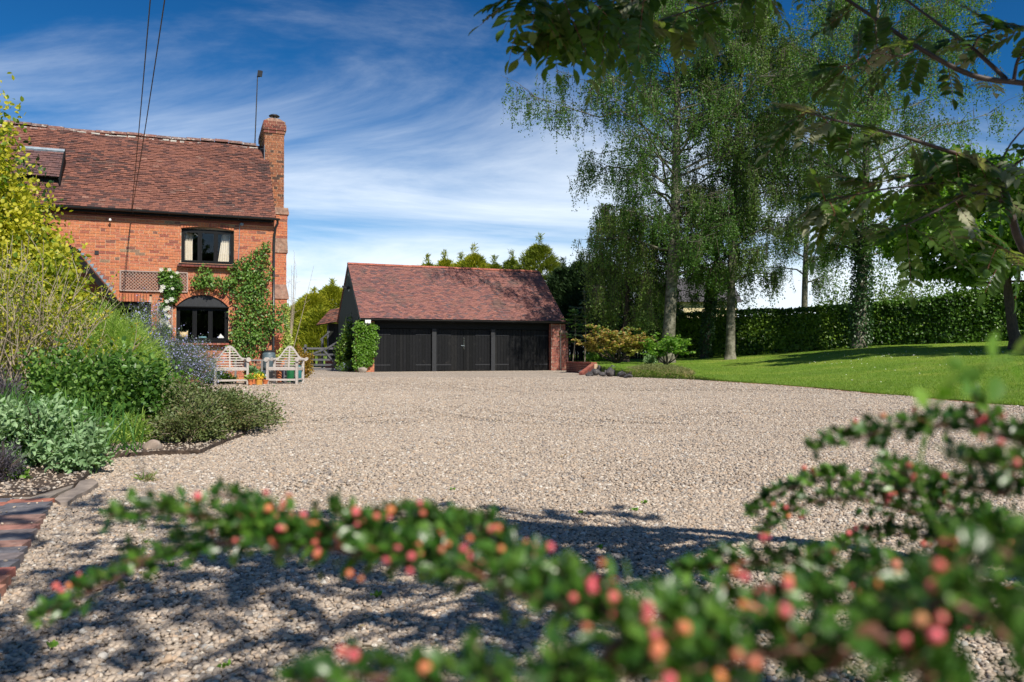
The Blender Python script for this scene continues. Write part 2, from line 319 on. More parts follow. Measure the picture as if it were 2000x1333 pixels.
# grass
m_grass, t, b, o = mat('lawn_grass')
n1 = noise(t, .5, 4, .6); n2 = noise(t, 9, 6, .75); n3 = noise(t, 120, 3, .7)
c = ramp(t, [(.3, (.10, .19, .016)), (.5, (.15, .25, .022)), (.68, (.25, .31, .045))], n1.outputs[0]).outputs[0]
f = N(t, 'ShaderNodeMapRange'); f.inputs['From Min'].default_value = .3; f.inputs['From Max'].default_value = .7; f.inputs['To Min'].default_value = .7; f.inputs['To Max'].default_value = 1.25; t.links.new(n2.outputs[0], f.inputs[0])
c = mixc(t, 1.0, c, f.outputs[0], 'MULTIPLY')
f = N(t, 'ShaderNodeMapRange'); f.inputs['From Min'].default_value = .35; f.inputs['From Max'].default_value = .65; f.inputs['To Min'].default_value = .55; f.inputs['To Max'].default_value = 1.3; t.links.new(n3.outputs[0], f.inputs[0])
c = mixc(t, 1.0, c, f.outputs[0], 'MULTIPLY'); n5 = noise(t, .9, 5, .65, dist=.6); f5 = N(t, 'ShaderNodeMapRange'); f5.inputs['From Min'].default_value = .56; f5.inputs['From Max'].default_value = .72; f5.inputs['To Max'].default_value = .5; t.links.new(n5.outputs[0], f5.inputs[0]); c = mixc(t, f5.outputs[0], c, (.27, .26, .09)); t.links.new(c, b.inputs['Base Color']); b.inputs['Roughness'].default_value = .8; b.inputs['Specular IOR Level'].default_value = .2; bump(t, b, n3.outputs[0], .9, .02)
# foliage
m_lbirch = leafmat('leaf_birch', [(.04, .105, .014), (.07, .155, .022), (.12, .21, .035)], .5, .35)
m_lbirch2 = leafmat('leaf_birch_light', [(.07, .13, .025), (.10, .17, .035), (.15, .22, .06)], .5, .35)
m_lweep = leafmat('leaf_weeping', [(.10, .18, .035), (.15, .24, .05), (.22, .3, .08)], .5, .4)
m_lhedge = leafmat('leaf_laurel', [(.028, .075, .010), (.06, .135, .016), (.16, .26, .03)], .38, .15)
m_lcony = leafmat('leaf_golden_conifer', [(.16, .20, .015), (.27, .29, .02), (.4, .38, .03)], .7, .2, spec=.2)
m_lcon = leafmat('leaf_dark_conifer', [(.012, .03, .010), (.022, .05, .015), (.035, .07, .02)], .7, .1, spec=.2)
m_lcong = leafmat('leaf_green_conifer', [(.08, .13, .015), (.14, .18, .02), (.22, .25, .03)], .7, .2, spec=.2)
m_lgold = leafmat('leaf_golden_shrub', [(.08, .16, .015), (.22, .28, .02), (.42, .40, .03), (.55, .5, .05)], .5, .35)
m_lgreen = leafmat('leaf_fresh_green', [(.08, .19, .025), (.14, .28, .035), (.23, .36, .06)], .5, .35)
m_lrose = leafmat('leaf_rose', [(.055, .13, .025), (.10, .21, .04), (.18, .30, .06)], .4, .3)
m_lfluff = leafmat('leaf_feathery', [(.2, .33, .05), (.3, .43, .08), (.4, .5, .12)], .6, .4)
m_lrosem = leafmat('leaf_rosemary', [(.06, .10, .05), (.1, .15, .08), (.15, .2, .11)], .6, .15)
m_lsage = leafmat('leaf_sage', [(.12, .23, .09), (.2, .33, .15), (.3, .43, .23)], .6, .2)
m_liris = leafmat('leaf_blade', [(.05, .15, .03), (.09, .22, .04), (.15, .28, .05)], .45, .35)
m_lpros = leafmat('leaf_prostrate', [(.04, .07, .02), (.08, .115, .03), (.13, .165, .055), (.17, .13, .06)], .5, .15)
m_lpurp = leafmat('leaf_purple', [(.05, .04, .05), (.08, .07, .09), (.1, .09, .12)], .6, .15)
m_livy = leafmat('leaf_ivy_bright', [(.09, .2, .02), (.14, .27, .03), (.2, .33, .05)], .38, .3)
m_livyd = leafmat('leaf_ivy_dark', [(.02, .055, .012), (.035, .085, .018)], .38, .15)
m_lvar = leafmat('leaf_variegated', [(.2, .3, .05), (.45, .5, .15), (.3, .4, .08)], .45, .3)
m_lacer = leafmat('leaf_coppery', [(.12, .19, .035), (.22, .28, .05), (.32, .31, .07), (.36, .2, .07)], .5, .3)
m_lwal = leafmat('leaf_walnut', [(.075, .18, .018), (.13, .255, .028), (.2, .32, .045)], .4, .4)
m_lrow = leafmat('leaf_rowan', [(.035, .08, .015), (.05, .11, .02), (.08, .14, .03), (.14, .17, .06)], .38, .5)
m_lrowp = leafmat('leaf_rowan_pale', [(.26, .3, .2), (.3, .3, .2)], .6, .25)
m_lcot = leafmat('leaf_cotoneaster', [(.018, .06, .009), (.032, .095, .013), (.055, .14, .018), (.11, .22, .03)], .33, .22, spec=.55)
m_blue = leafmat('flower_blue', [(.22, .24, .5), (.35, .36, .62), (.45, .45, .7)], .7, .2)
m_wfl = leafmat('flower_white', [(.75, .74, .7), (.8, .78, .78)], .6, .3)
m_yfl = leafmat('flower_yellow', [(.75, .5, .02), (.8, .6, .04)], .6, .2)
m_cgrass = leafmat('leaf_ground_cover', [(.09, .14, .03), (.2, .22, .08), (.38, .28, .14)], .7, .2)
m_blade = leafmat('blade_lawn', [(.09, .19, .02), (.15, .26, .03), (.24, .32, .05)], .6, .35)
def berrymat(name, cols):
    m, t, b, o = mat(name); c = ramp(t, cols, tintv(t)).outputs[0]
    tcx = N(t, 'ShaderNodeTexCoord'); n = noise(t, 260, 3, .5, N(t, 'ShaderNodeNewGeometry').outputs['Position'])
    c = mixc(t, M_(t, 'MULTIPLY', n.outputs[0], .3), c, (.6, .3, .2)); t.links.new(c, b.inputs['Base Color']); b.inputs['Roughness'].default_value = .4
    b.inputs['Subsurface Weight'].default_value = .12; b.inputs['Subsurface Radius'].default_value = (.003, .001, .001); return m
m_berry = berrymat('berry_bud', [(0, (.55, .05, .10)), (.35, (.62, .09, .12)), (.5, (.5, .10, .06)), (.65, (.60, .20, .05)), (.8, (.52, .05, .10)), (1, (.42, .2, .07))])

# ================================================================== SETTING: ground sheets
mb = MB()
mb.add([(-900, -300, -.06), (900, -300, -.06), (900, 1500, -.06), (-900, 1500, -.06)], [(0, 1, 2, 3)])
tag(mb.build('ground', m_grass), kind='structure')
mb = MB(); nx = 40
mb.add([(-16, -3, 0), (26, -3, 0), (26, 48, 0), (-16, 48, 0)], [(0, 1, 2, 3)])
tag(mb.build('gravel_drive', m_grav), kind='structure')

# lawn, columns fanning out from the drive's edge
LC = np.array([  # px, y of near edge, z near, y of far edge, far distance
    [1060, 721, .42, 703, 46], [1152, 722.5, .42, 703, 45], [1162, 730, .36, 702.7, 44.6], [1185, 734, .32, 702.5, 44], [1230, 737, .27, 702, 43], [1345, 742, .14, 699, 41.5], [1420, 747, .05, 696.5, 41], [1500, 752, .03, 692, 40], [1600, 760, .03, 684, 38.5],
    [1700, 770, .03, 676, 37], [1850, 783, .03, 671, 35], [2000, 797, .03, 665, 33.5], [2400, 842, .03, 655, 29], [3200, 980, .03, 640, 21], [4500, 1300, .03, 620, 13]])
def lawn_cols(px):
    yn, zn, yf, df = (np.interp(px, LC[:, 0], LC[:, i]) for i in (1, 2, 3, 4))
    dn = H * F / (yn - 692.0); zf = H + (692.0 - yf) / F * df
    return dn, zn, df, zf
def lawn_z(px, d):
    dn, zn, df, zf = lawn_cols(px)
    v = np.clip((d - dn) / (df - dn), 0, 1)
    return zn + (zf - zn) * v + .05 * np.sin(px * .013 + d * .35) * np.sin(np.pi * v) + (0 if np.ndim(v) else 0)
pxs = np.concatenate([np.arange(1060, 2010, 10), np.array([2050, 2120, 2200, 2300, 2400, 2550, 2750, 3000, 3200, 3600, 4000, 4500])])
NV = 40; vs = []; 
for px in pxs:
    dn, zn, df, zf = lawn_cols(px)
    vs.append(((px - CX) / F * dn, dn, -.03))
    for j in range(NV + 1):
        d = dn + .02 + (df - dn) * j / NV
        vs.append(((px - CX) / F * d, d, float(lawn_z(px, d))))
    vs.append(((px - CX) / F * (df + 30), df + 30, zf + .3)); vs.append(((px - CX) / F * (df + 90), df + 90, zf + .2))
K = NV + 4; fs = [(i * K + j, (i + 1) * K + j, (i + 1) * K + j + 1, i * K + j + 1) for i in range(len(pxs) - 1) for j in range(K - 1)]
o = npmesh('lawn', vs, fs, m_grass, smooth=True); o['kind'] = 'structure'
# grass blades, denser near the edge
n = 110000
px = rng.uniform(1120, 2150, n); v = rng.random(n) ** 1.7
dn, zn, df, zf = lawn_cols(px); d = dn + .02 + (df - dn) * v
p = np.stack([(px - CX) / F * d, d, lawn_z(px, d) - .005], 1)
dd = np.stack([rng.normal(0, .5, n), rng.normal(0, .5, n), np.ones(n)], 1)
tn = np.clip(lumpy(p, 1.1) * .6 + rng.random(n) * .4, 0, .99)
leaves('grass_blades', p, dd, rng.uniform(.025, .06, n), m_blade, shape=(np.array([(-.12, 0, 0), (.12, 0, 0), (0, 1, 0)]), np.array([(0, 1, 2)])), tint=tn, kind='stuff')
n = 90
px = rng.choice([1720, 1790, 1740, 1690, 1900, 1650], n) + rng.normal(0, 40, n); dn, zn, df, zf = lawn_cols(px); d = dn + (df - dn) * np.clip(rng.normal(.55, .18, n), .05, .95)
p = np.stack([(px - CX) / F * d, d, lawn_z(px, d) + .045], 1)
leaves('daisies', p, np.tile([1, 0, 0.], (n, 1)) + rng.normal(0, .3, (n, 3)), .022, m_wfl, shape=(np.array([(-.5, -.5, 0), (.5, -.5, 0), (.5, .5, 0), (-.5, .5, 0)]), np.array([(0, 1, 2, 3)])), nrmv=np.tile([.1, -.6, 1.], (n, 1)), kind='stuff')
# reddish edging strip of bare soil between lawn and drive
vs = []; 
for px in pxs[(pxs > 1340)]:
    dn = float(lawn_cols(px)[0]) ; w = .10 + .05 * math.sin(px * .05) 
    vs += [((px - CX) / F * (dn - w), dn - w, .006), ((px - CX) / F * (dn + .02), dn + .02, .02)]
k = len(vs) // 2
m_edge = simple('edge_soil', [(.3, .16, .08)], .95, 25, .6, .6, .02, tinted=False)
o = npmesh('lawn_edge_soil', vs, [(2 * i, 2 * i + 2, 2 * i + 3, 2 * i + 1) for i in range(k - 1)], m_edge); o['kind'] = 'structure'

# planting bed soil (raised mound)
bedpx = [(-1500, 980), (-300, 984), (60, 982), (150, 955), (188, 918), (215, 898), (300, 890), (390, 888), (470, 855), (520, 820), (508, 795), (460, 775), (395, 764), (380, 757), (405, 751), (440, 746)]
bed = [G(x, y) for x, y in bedpx]; bed += [Vector((-5.5, 25.6, 0)) if False else G(470, 742.5), G(440, 734), Vector((-22, 26, 0))]
bed = [Vector((p.x, p.y, 0)) for p in bed]
def in_poly(x, y, poly):
    x = np.asarray(x); y = np.asarray(y); r = np.zeros(x.shape, bool); n = len(poly); j = n - 1
    for i in range(n):
        xi, yi, xj, yj = poly[i].x, poly[i].y, poly[j].x, poly[j].y
        c = ((yi > y) != (yj > y)) & (x < (xj - xi) * (y - yi) / (yj - yi + 1e-12) + xi); r ^= c; j = i
    return r
me = bpy.data.meshes.new('planting_bed')
import bmesh
bm = bmesh.new(); vv = [bm.verts.new((p.x, p.y, .035)) for p in bed]; lo = [bm.verts.new((p.x, p.y, -.02)) for p in bed]; bm.faces.new(vv)
for i in range(len(vv)): bm.faces.new((vv[i], lo[i], lo[(i + 1) % len(lo)], vv[(i + 1) % len(vv)]))
bmesh.ops.triangulate(bm, faces=bm.faces[:]); bm.to_mesh(me); bm.free(); me.materials.append(m_soil)
tag(link('planting_bed', me), kind='structure')

# paver path, lower left: rows of blocks with edges
pv = [G(100, 988), G(60, 1072), G(-15, 1180)]
e0 = G(100, 988); e1 = G(0, 1168); ev = (e1 - e0); ev.z = 0; elen = ev.length; ev.normalize()
across = Vector((-1, -.02, 0)).normalized()
pave_poly = [e0, e1 + ev * 1.6, e1 + ev * 1.6 + across * 4, e0 + across * 4]
path = link('paver_path', None); path['kind'] = 'structure'
mb = MB(); 
mb.add([Vector((p.x, p.y, .004)) for p in pave_poly], [(0, 1, 2, 3)]); mb.build('joint_bed', m_soil, path)
unit = MB(); unit.cbox((0, 0, 0), 1, 1, 1); ubox = {}
def ubrick(m):
    if m.name not in ubox:
        bm = bmesh.new(); bmesh.ops.create_cube(bm, size=1.0); bmesh.ops.bevel(bm, geom=bm.edges[:], offset=.022, segments=1, affect='EDGES')
        me = bpy.data.meshes.new('block'); bm.to_mesh(me); bm.free(); me.materials.append(m); ubox[m.name] = me
    return ubox[m.name]
rowang = math.atan2(across.y, across.x)
row = 0; dpt = 0.0
while dpt < elen + 1.4:
    base = e0 + ev * dpt; off = 0
    for q in range(6 if row else 9):
        w = .215 if row else .107
        dl = .102
        c = base + across * (off + w / 2) + ev * .05
        if row == 0: w = .215; c = base + across * (off + w / 2) + ev * .05
        sw, sd_ = w - .007, .117 - .009; jr = random.uniform(-.008, .008)
        M = Matrix.Translation((c.x, c.y, .012 + random.uniform(-.002, .003))) @ Matrix(((across.x * sw, ev.x * sd_, random.uniform(-.0006, .0006), 0), (across.y * sw + jr * .1, ev.y * sd_, random.uniform(-.0006, .0006), 0), (0, 0, .05, 0), (0, 0, 0, 1)))
        link('paver', ubrick(m_paveb), path, M); off += w
    row += 1; dpt += .117

# stone slabs and edging rocks beside the bed
def rock(name, label, cat, c, sx, sy, sz, m, seed, group=None, parent=None, rz=0):
    bm = bmesh.new(); bmesh.ops.create_icosphere(bm, subdivisions=3, radius=1)
    r = random.Random(seed); k = [(Vector((r.uniform(-1, 1), r.uniform(-1, 1), r.uniform(-1, 1))).normalized(), r.uniform(.42, .8)) for _ in range(16)]
    for v in bm.verts:
        for nn, dd in k:
            e = v.co.dot(nn) - dd
            if e > 0: v.co -= nn * e * .85
    bmesh.ops.recalc_face_normals(bm, faces=bm.faces)
    me = bpy.data.meshes.new(name); bm.to_mesh(me); bm.free(); me.materials.append(m)
    for pl in me.polygons: pl.use_smooth = 'rockery' not in name
    o = link(name, me, parent, Matrix.Translation(c) @ Matrix.Rotation(rz, 4, 'Z') @ Matrix.Diagonal((sx, sy, sz, 1)))
    return tag(o, label, cat, group) if cat else o
rock('rock', 'rounded pinkish boulder lying at the bed edge beside the gravel', 'rock', G(298, 884) + Z * .04, .13, .10, .09, m_rock, 1, rz=.3)
rock('rock', 'upright reddish rock under the dark prostrate shrub', 'rock', G(322, 870) + Z * .05, .09, .08, .11, m_rock, 2)
rock('rock', 'low flat stone between strappy leaves and the round boulder', 'rock', G(250, 884) + Z * .02, .12, .08, .05, m_rock, 3)
rock('rock', 'small grey stone half buried beside the sage plant', 'rock', G(205, 890) + Z * .02, .09, .07, .05, m_rock, 4)
for i, (poly, lab) in enumerate([([(95, 984), (112, 974), (140, 962), (148, 951), (128, 946), (86, 952), (40, 968), (18, 975), (25, 984)], 'mossy irregular stone slab beside the paver path end'),
                    ([(106, 986), (118, 994), (132, 992), (150, 978), (172, 968), (192, 952), (180, 944), (156, 949), (146, 963), (118, 976)], 'pinkish smooth stone slab sunk into gravel at bed corner')]):
    pts = [G(x, y) for x, y in poly]; mb = MB(); mb.prism([Vector((p.x, p.y, .0)) for p in pts][::-1], (0, 0, .03)); tag(mb.build('stone_slab', m_slab), lab, 'slab')

# gravel pebbles through geometry nodes
def pebble_tree(m):
    t = bpy.data.node_groups.new('pebbles', 'GeometryNodeTree')
    t.interface.new_socket('Geometry', in_out='INPUT', socket_type='NodeSocketGeometry'); t.interface.new_socket('Geometry', in_out='OUTPUT', socket_type='NodeSocketGeometry')
    gi = t.nodes.new('NodeGroupInput'); go = t.nodes.new('NodeGroupOutput'); l = t.links.new
    jn = t.nodes.new('GeometryNodeJoinGeometry')
    for k, (sx, sy, sz) in enumerate([(1, .8, .55), (1, .7, .62), (.9, .85, .5), (1.1, .72, .45), (.95, .9, .7), (1.15, .62, .55)]):
        ic = t.nodes.new('GeometryNodeMeshIcoSphere'); ic.inputs['Subdivisions'].default_value = 2; ic.inputs['Radius'].default_value = 1
        nz = t.nodes.new('ShaderNodeTexNoise'); nz.noise_dimensions = '4D'; nz.inputs['W'].default_value = k * 3.7; nz.inputs['Scale'].default_value = .9; nz.inputs['Detail'].default_value = 1
        sb = t.nodes.new('ShaderNodeVectorMath'); sb.operation = 'SUBTRACT'; sb.inputs[1].default_value = (.5, .5, .5)
        sc = t.nodes.new('ShaderNodeVectorMath'); sc.operation = 'SCALE'; sc.inputs['Scale'].default_value = 1.3
        st = t.nodes.new('GeometryNodeSetPosition'); tf = t.nodes.new('GeometryNodeTransform'); tf.inputs['Scale'].default_value = (sx, sy, sz)
        sm = t.nodes.new('GeometryNodeSetMaterial'); sm.inputs['Material'].default_value = m
        ss = t.nodes.new('GeometryNodeSetShadeSmooth'); g2 = t.nodes.new('GeometryNodeGeometryToInstance')
        l(ic.outputs[0], st.inputs['Geometry']); l(nz.outputs['Color'], sb.inputs[0]); l(sb.outputs[0], sc.inputs[0]); l(sc.outputs[0], st.inputs['Offset'])
        l(st.outputs[0], tf.inputs[0]); l(tf.outputs[0], sm.inputs[0]); l(sm.outputs[0], ss.inputs[0]); l(ss.outputs[0], g2.inputs[0]); l(g2.outputs[0], jn.inputs[0])
    ip = t.nodes.new('GeometryNodeInstanceOnPoints'); ip.inputs['Pick Instance'].default_value = True
    ri = t.nodes.new('FunctionNodeRandomValue'); ri.data_type = 'INT'; ri.inputs[4].default_value = 0; ri.inputs[5].default_value = 5
    rr = t.nodes.new('FunctionNodeRandomValue'); rr.data_type = 'FLOAT_VECTOR'; rr.inputs[0].default_value = (-.45, -.45, 0); rr.inputs[1].default_value = (.45, .45, 6.28)
    at = t.nodes.new('GeometryNodeInputNamedAttribute'); at.data_type = 'FLOAT'; at.inputs[0].default_value = 'sz'
    l(gi.outputs[0], ip.inputs['Points']); l(jn.outputs[0], ip.inputs['Instance']); l(ri.outputs[2], ip.inputs['Instance Index']); l(rr.outputs[0], ip.inputs['Rotation']); l(at.outputs[0], ip.inputs['Scale'])
    l(ip.outputs[0], go.inputs[0]); return t
ptree = pebble_tree(m_peb)
def scatter_pebbles(name, d0, d1, dens, size, kx=.70, zoff=0.3):
    n = int(dens * kx * (d1 ** 2 - d0 ** 2))
    d = np.sqrt(rng.uniform(d0 ** 2, d1 ** 2, n)); x = rng.uniform(-kx, kx, n) * d
    ok = (~in_poly(x, d, bed) | (rng.random(n) < .16)) & (~in_poly(x, d, pave_poly) | (rng.random(n) < .004))
    lx = x / d * F + CX; dn = lawn_cols(np.clip(lx, 1060, 4500))[0]; ok &= ~((lx > 1130) & (d > dn - .03))
    x, d = x[ok], d[ok]; n = len(x)
    s = size * np.exp(rng.normal(0, .28, n)); s = np.clip(s, size * .45, size * 2)
    z = s * zoff + .036 * (in_poly(x, d, bed) | in_poly(x, d, pave_poly)) + rng.uniform(-.002, .004, n) + .004 * np.sin(x * 3 + 2 * np.sin(d * 2)) + sum(.013 * np.exp(-((np.hypot(x + cx_, d - cy_) - r0_) / .12) ** 2) for cx_, cy_, r0_ in ((-3.5, 13, 4.2), (-3.5, 13, 5.0), (9, 15, 8.6), (9, 15, 9.3), (-6, 4, 7.4))) * np.clip((d - 3) / 3, 0, 1)
    me = bpy.data.meshes.new(name); me.vertices.add(n); me.vertices.foreach_set('co', np.stack([x, d, z], 1).astype(np.float32).ravel())
    me.attributes.new('sz', 'FLOAT', 'POINT').data.foreach_set('value', s.astype(np.float32))
    o = link(name, me); md = o.modifiers.new('pebbles', 'NODES'); md.node_group = ptree; o['kind'] = 'stuff'
scatter_pebbles('gravel_pebbles', 1.5, 4.6, 8200, .0072)
scatter_pebbles('gravel_pebbles', 4.6, 9.0, 4800, .0082)
scatter_pebbles('gravel_pebbles', 9.0, 17.0, 1700, .0100)
scatter_pebbles('gravel_pebbles', 17.0, 27.0, 420, .012)

# ================================================================== BRICKWORK AND TILES
def scr(p): return ((p.x) / p.y * F + CX)
def brickwork(parent, O, ux, nz, u0, u1, z0, z1, m, mm, holes=lambda z: [], ind=0, thick=.25, course=.0765, proud=.007, hdr=4, vis=None, phase=0):
    """bricks on the vertical plane O + u*ux, outward normal nz; holes(z) -> [(a,b)] gaps"""
    bl = []; mo = MB(); nc = int(round((z1 - z0) / course)); course = (z1 - z0) / nc
    inn = -nz
    for i in range(nc):
        za = z0 + i * course; zm = za + course / 2
        segs = [(u0, u1)]
        for a, b_ in holes(zm):
            ns = []
            for s0, s1 in segs:
                if b_ <= s0 or a >= s1: ns.append((s0, s1)); continue
                if a > s0: ns.append((s0, a))
                if b_ < s1: ns.append((b_, s1))
            segs = ns
        header = (i % (hdr + 1) == hdr); bw = .1165 if header else .243
        off = (.05 if header else (.11 if i % 2 else 0)) + phase
        for s0, s1 in segs:
            if s1 - s0 < .01: continue
            mo.box(O + ux * s0 + Z * za, ux * (s1 - s0), inn * thick, Z * course)
            k0 = math.floor((s0 - off) / bw)
            u = off + k0 * bw
            while u < s1:
                a = max(u, s0); b_ = min(u + bw, s1)
                if b_ - a > .03: bl.append((a + .005, b_ - .005, za + .0055, za + course - .0055, i))
                u += bw
    mo.build('mortar', mm, parent)
    def key(q):
        p = O + ux * ((q[0] + q[1]) / 2); return (q[1] - q[0]) / p.y if vis is None or vis(q) else -1
    idx = sorted(range(len(bl)), key=lambda k: -key(bl[k]))[:ind]; ids = set(k for k in idx if key(bl[k]) > 0)
    st = MB()
    for k, (a, b_, c, d, i) in enumerate(bl):
        pr = proud + random.uniform(-.0025, .004); jz = random.uniform(-.0012, .0012)
        if k in ids:
            cen = O + ux * ((a + b_) / 2) + Z * ((c + d) / 2 + jz) + nz * (pr - .02)
            M = Matrix.Translation(cen) @ Matrix(((ux.x, nz.x, 0, 0), (ux.y, nz.y, 0, 0), (0, 0, 1, 0), (0, 0, 0, 1))) @ Matrix.Diagonal((b_ - a, .04, d - c, 1))
            link('brick', ubrick(m), parent, M)
        else: st.box(O + ux * a + Z * (c + jz) + nz * (pr - .04), ux * (b_ - a), nz * .04, Z * (d - c), random.random() * .999)
    if st.v: st.build('brickwork', m, parent, kind='stuff')
def tiles(parent, E, ux, up, width, slope_len, m, tw=.165, gauge=.1, ind=0, wob=.0, tintf=None, left=0.0, name='roof_tile'):
    """plain tiles; E = eave start, ux along the eave, up = unit vector up the slope"""
    nr = ux.cross(up).normalized()
    if nr.z < 0: nr = -nr
    nc = int(slope_len / gauge); nw = int(width / tw); st = MB(); lst = []
    for i in range(nc):
        off = (tw / 2 if i % 2 else 0)
        for j in range(-1, nw + 1):
            a = max(0, j * tw + off + .003); b_ = min(width, (j + 1) * tw + off - .003)
            if b_ - a < .03: continue
            lst.append((i, a, b_))
    base = MB(); base.box(E - nr * .03, ux * width, nr * .015, up * slope_len); base.build('roof_deck', m_blackb, parent)
    nid = 0
    for i, a, b_ in lst:
        s0 = i * gauge - .02; um = (a + b_) / 2
        w = wob * (math.sin(um * 1.3 + i * .21) + .6 * math.sin(um * 2.9 - i * .13)) if wob else 0
        lift = random.uniform(0, .006) + w; kick = random.uniform(.018, .034)
        p = E + ux * a + up * (s0 + random.uniform(-.006, .006)) + nr * (kick + lift)
        ay = (up * (gauge * 1.7) - nr * kick); ax = ux * (b_ - a) + nr * random.uniform(-.003, .003)
        tv = random.random() if tintf is None else tintf(um, i)
        if nid < ind and b_ - a > .15:
            nid += 1
            yv = ay.normalized(); xv = ax.normalized(); zv = xv.cross(yv)
            c = p + ax / 2 + ay / 2 + zv * .006
            M = Matrix(((xv.x, yv.x, zv.x, c.x), (xv.y, yv.y, zv.y, c.y), (xv.z, yv.z, zv.z, c.z), (0, 0, 0, 1))) @ Matrix.Diagonal((ax.length, ay.length, .012, 1))
            link(name, ubrick(m), parent, M)
        else: st.box(p, ax, ay, nr * .012, tv)
    st.build('tiling', m, parent, kind='stuff')
def ridge(parent, A, Bq, m, seg=.45, r=.12, name='ridge_tile', wobf=None):
    d = (Bq - A); n = int(d.length / seg); d.normalize(); side = d.cross(Z).normalized()
    prof = [(math.cos(a) * r, math.sin(a) * r * .8) for a in np.linspace(0, math.pi, 8)]
    mb = MB()
    vo = [Vector((0, 0, 0)) + side * x + Z * z for x, z in prof] + [side * (x * .86) + Z * (z * .84) for x, z in prof]
    v2 = [v + d * (seg - .012) for v in vo]; k = 8
    fs = [(i, i + 1, 16 + i + 1, 16 + i) for i in range(7)] + [(k + i + 1, k + i, 16 + k + i, 16 + k + i + 1) for i in range(7)] + [(i + 1, i, k + i, k + i + 1) for i in range(7)] + [(16 + i, 16 + i + 1, 16 + k + i + 1, 16 + k + i) for i in range(7)]
    mb.add(vo + v2, fs); me = mb.data(name, m)
    for i in range(n):
        p = A + d * (i * seg) + Z * (random.uniform(-.006, .006) + (wobf(i * seg) if wobf else 0) - .02)
        link(name, me, parent, Matrix.Translation(p))

# ================================================================== HOUSE
HO = P(535, 692, 23.0); HO.z = 0
hu = lambda px, py, v=0.0: plane_uz(px, py, HO, v)
Nf = -B                                                      # outward normal of the fronts
ZE = hu(520, 426, -.12)[1] + .0
house = thing('brick_house', 'orange brick cottage with old tiled roof and black windows', 'house', HO)
# openings
uw = [hu(354, 480)[0], hu(457, 480)[0]]; zw = [hu(400, 516)[1], hu(405, 449)[1]]      # upper window
lw = [hu(344, 640)[0], hu(446, 640)[0]]; lz = [hu(395, 667)[1], hu(395, 600)[1]]      # lower window (to head); arch above
du = [hu(228, 620)[0] - .9, hu(295, 620)[0]]; dz = [.15, hu(262, 590)[1]]
def arch(u, a, b_, zspring, rise):
    c = (a + b_) / 2; h = (b_ - a) / 2; t_ = (u - c) / h
    return zspring + rise * (1 - t_ * t_) if abs(t_) <= 1 else zspring
def arch_int(z, a, b_, zs, rise):
    if z < zs: return (a, b_)
    k = 1 - (z - zs) / rise
    if k <= 0: return None
    h = (b_ - a) / 2 * math.sqrt(k); c = (a + b_) / 2; return (c - h, c + h)
UR = .07; LR = hu(395, 583)[1] - hu(395, 606)[1]
def holes(z):
    r = []
    if zw[0] < z < zw[1] + UR + .115:
        q = arch_int(z - .115 if z > zw[1] else z, uw[0], uw[1], zw[1], UR)
        r.append(q if q and z <= zw[1] else ((uw[0] - .02, uw[1] + .02)))
    if lz[0] < z:
        if z < lz[1]: r.append((lw[0], lw[1]))
        else:
            q = arch_int(z, lw[0] - .12, lw[1] + .12, lz[1] - .02, LR + .24)
            if q: r.append(q)
    if dz[0] < z < dz[1] + .225: r.append((du[0], du[1] + (.02 if z > dz[1] else 0)))
    return r
def vis(q):
    p = HO + U * ((q[0] + q[1]) / 2); return 175 < scr(p) < 530 and 2.1 < q[2] < 4.2 and q[1] - q[0] > .15
brickwork(house, HO, U, Nf, -10.2, 0, 0, ZE, m_brick, m_mort, holes, ind=300, vis=vis)
# dentil course under the eaves, plinth step
mb = MB(); u = -10.2
while u < -.12:
    mb.box(HO + U * u + Z * (ZE - .14) + Nf * .0, U * .105, Nf * .035, Z * .065, random.random()); u += .115
mb.box(HO + U * -10.2 + Z * (ZE - .21), U * 10.15, Nf * .02, Z * .065, .3)
mb.build('eaves_course', m_brickd, house, kind='stuff')
# arches of voussoir bricks
def voussoir(uc, zc_, ang, hgt, w, pr=.012, par=None, m_=m_brick):
    M3 = Matrix(((U.x, Nf.x, 0), (U.y, Nf.y, 0), (0, 0, 1))) @ Matrix.Rotation(ang, 3, 'Y')
    c = HO + U * uc + Z * zc_ + Nf * (pr - .03 + random.uniform(0, .003))
    link('arch_brick', ubrick(m_), par or house, Matrix.Translation(c) @ M3.to_4x4() @ Matrix.Diagonal((w, .08, hgt, 1)))
k = int((uw[1] - uw[0] + .04) / .074)
for i in range(k):
    u = uw[0] - .02 + .037 + i * .074; c = (uw[0] + uw[1]) / 2; sl = (u - c) / ((uw[1] - uw[0]) / 2)
    voussoir(u, arch(u, uw[0], uw[1], zw[1], UR) + .06, sl * .14, .112, .064)
c = (lw[0] + lw[1]) / 2; hw = (lw[1] - lw[0]) / 2; Rr = (hw * hw + (LR) ** 2) / (2 * LR); zc0 = lz[1] + LR - Rr; am = math.asin(min(1, hw / Rr)); k = int(2 * am * (Rr + .11) / .074)
for i in range(k):
    a = -am + (i + .5) * 2 * am / k; voussoir(c + (Rr + .118) * math.sin(a), zc0 + (Rr + .118) * math.cos(a), a, .225, .064, .012)
k = int((du[1] + .02 - du[0]) / .074)
for i in range(k): voussoir(du[0] + .037 + i * .074, dz[1] + .113, 0, .215, .064)
mb = MB(); mb.box(HO + U * (lw[0] - .15) + Z * (lz[1]) - Nf * .1, U * (lw[1] - lw[0] + .3), -Nf * .03, Z * (LR + .3)); mb.box(HO + U * (uw[0] - .02) + Z * zw[1] - Nf * .05, U * (uw[1] - uw[0] + .04), -Nf * .02, Z * .2); mb.box(HO + U * du[0] + Z * dz[1] - Nf * .045, U * (du[1] - du[0] + .02), -Nf * .02, Z * .225)
mb.build('arch_backing', m_mort, house)
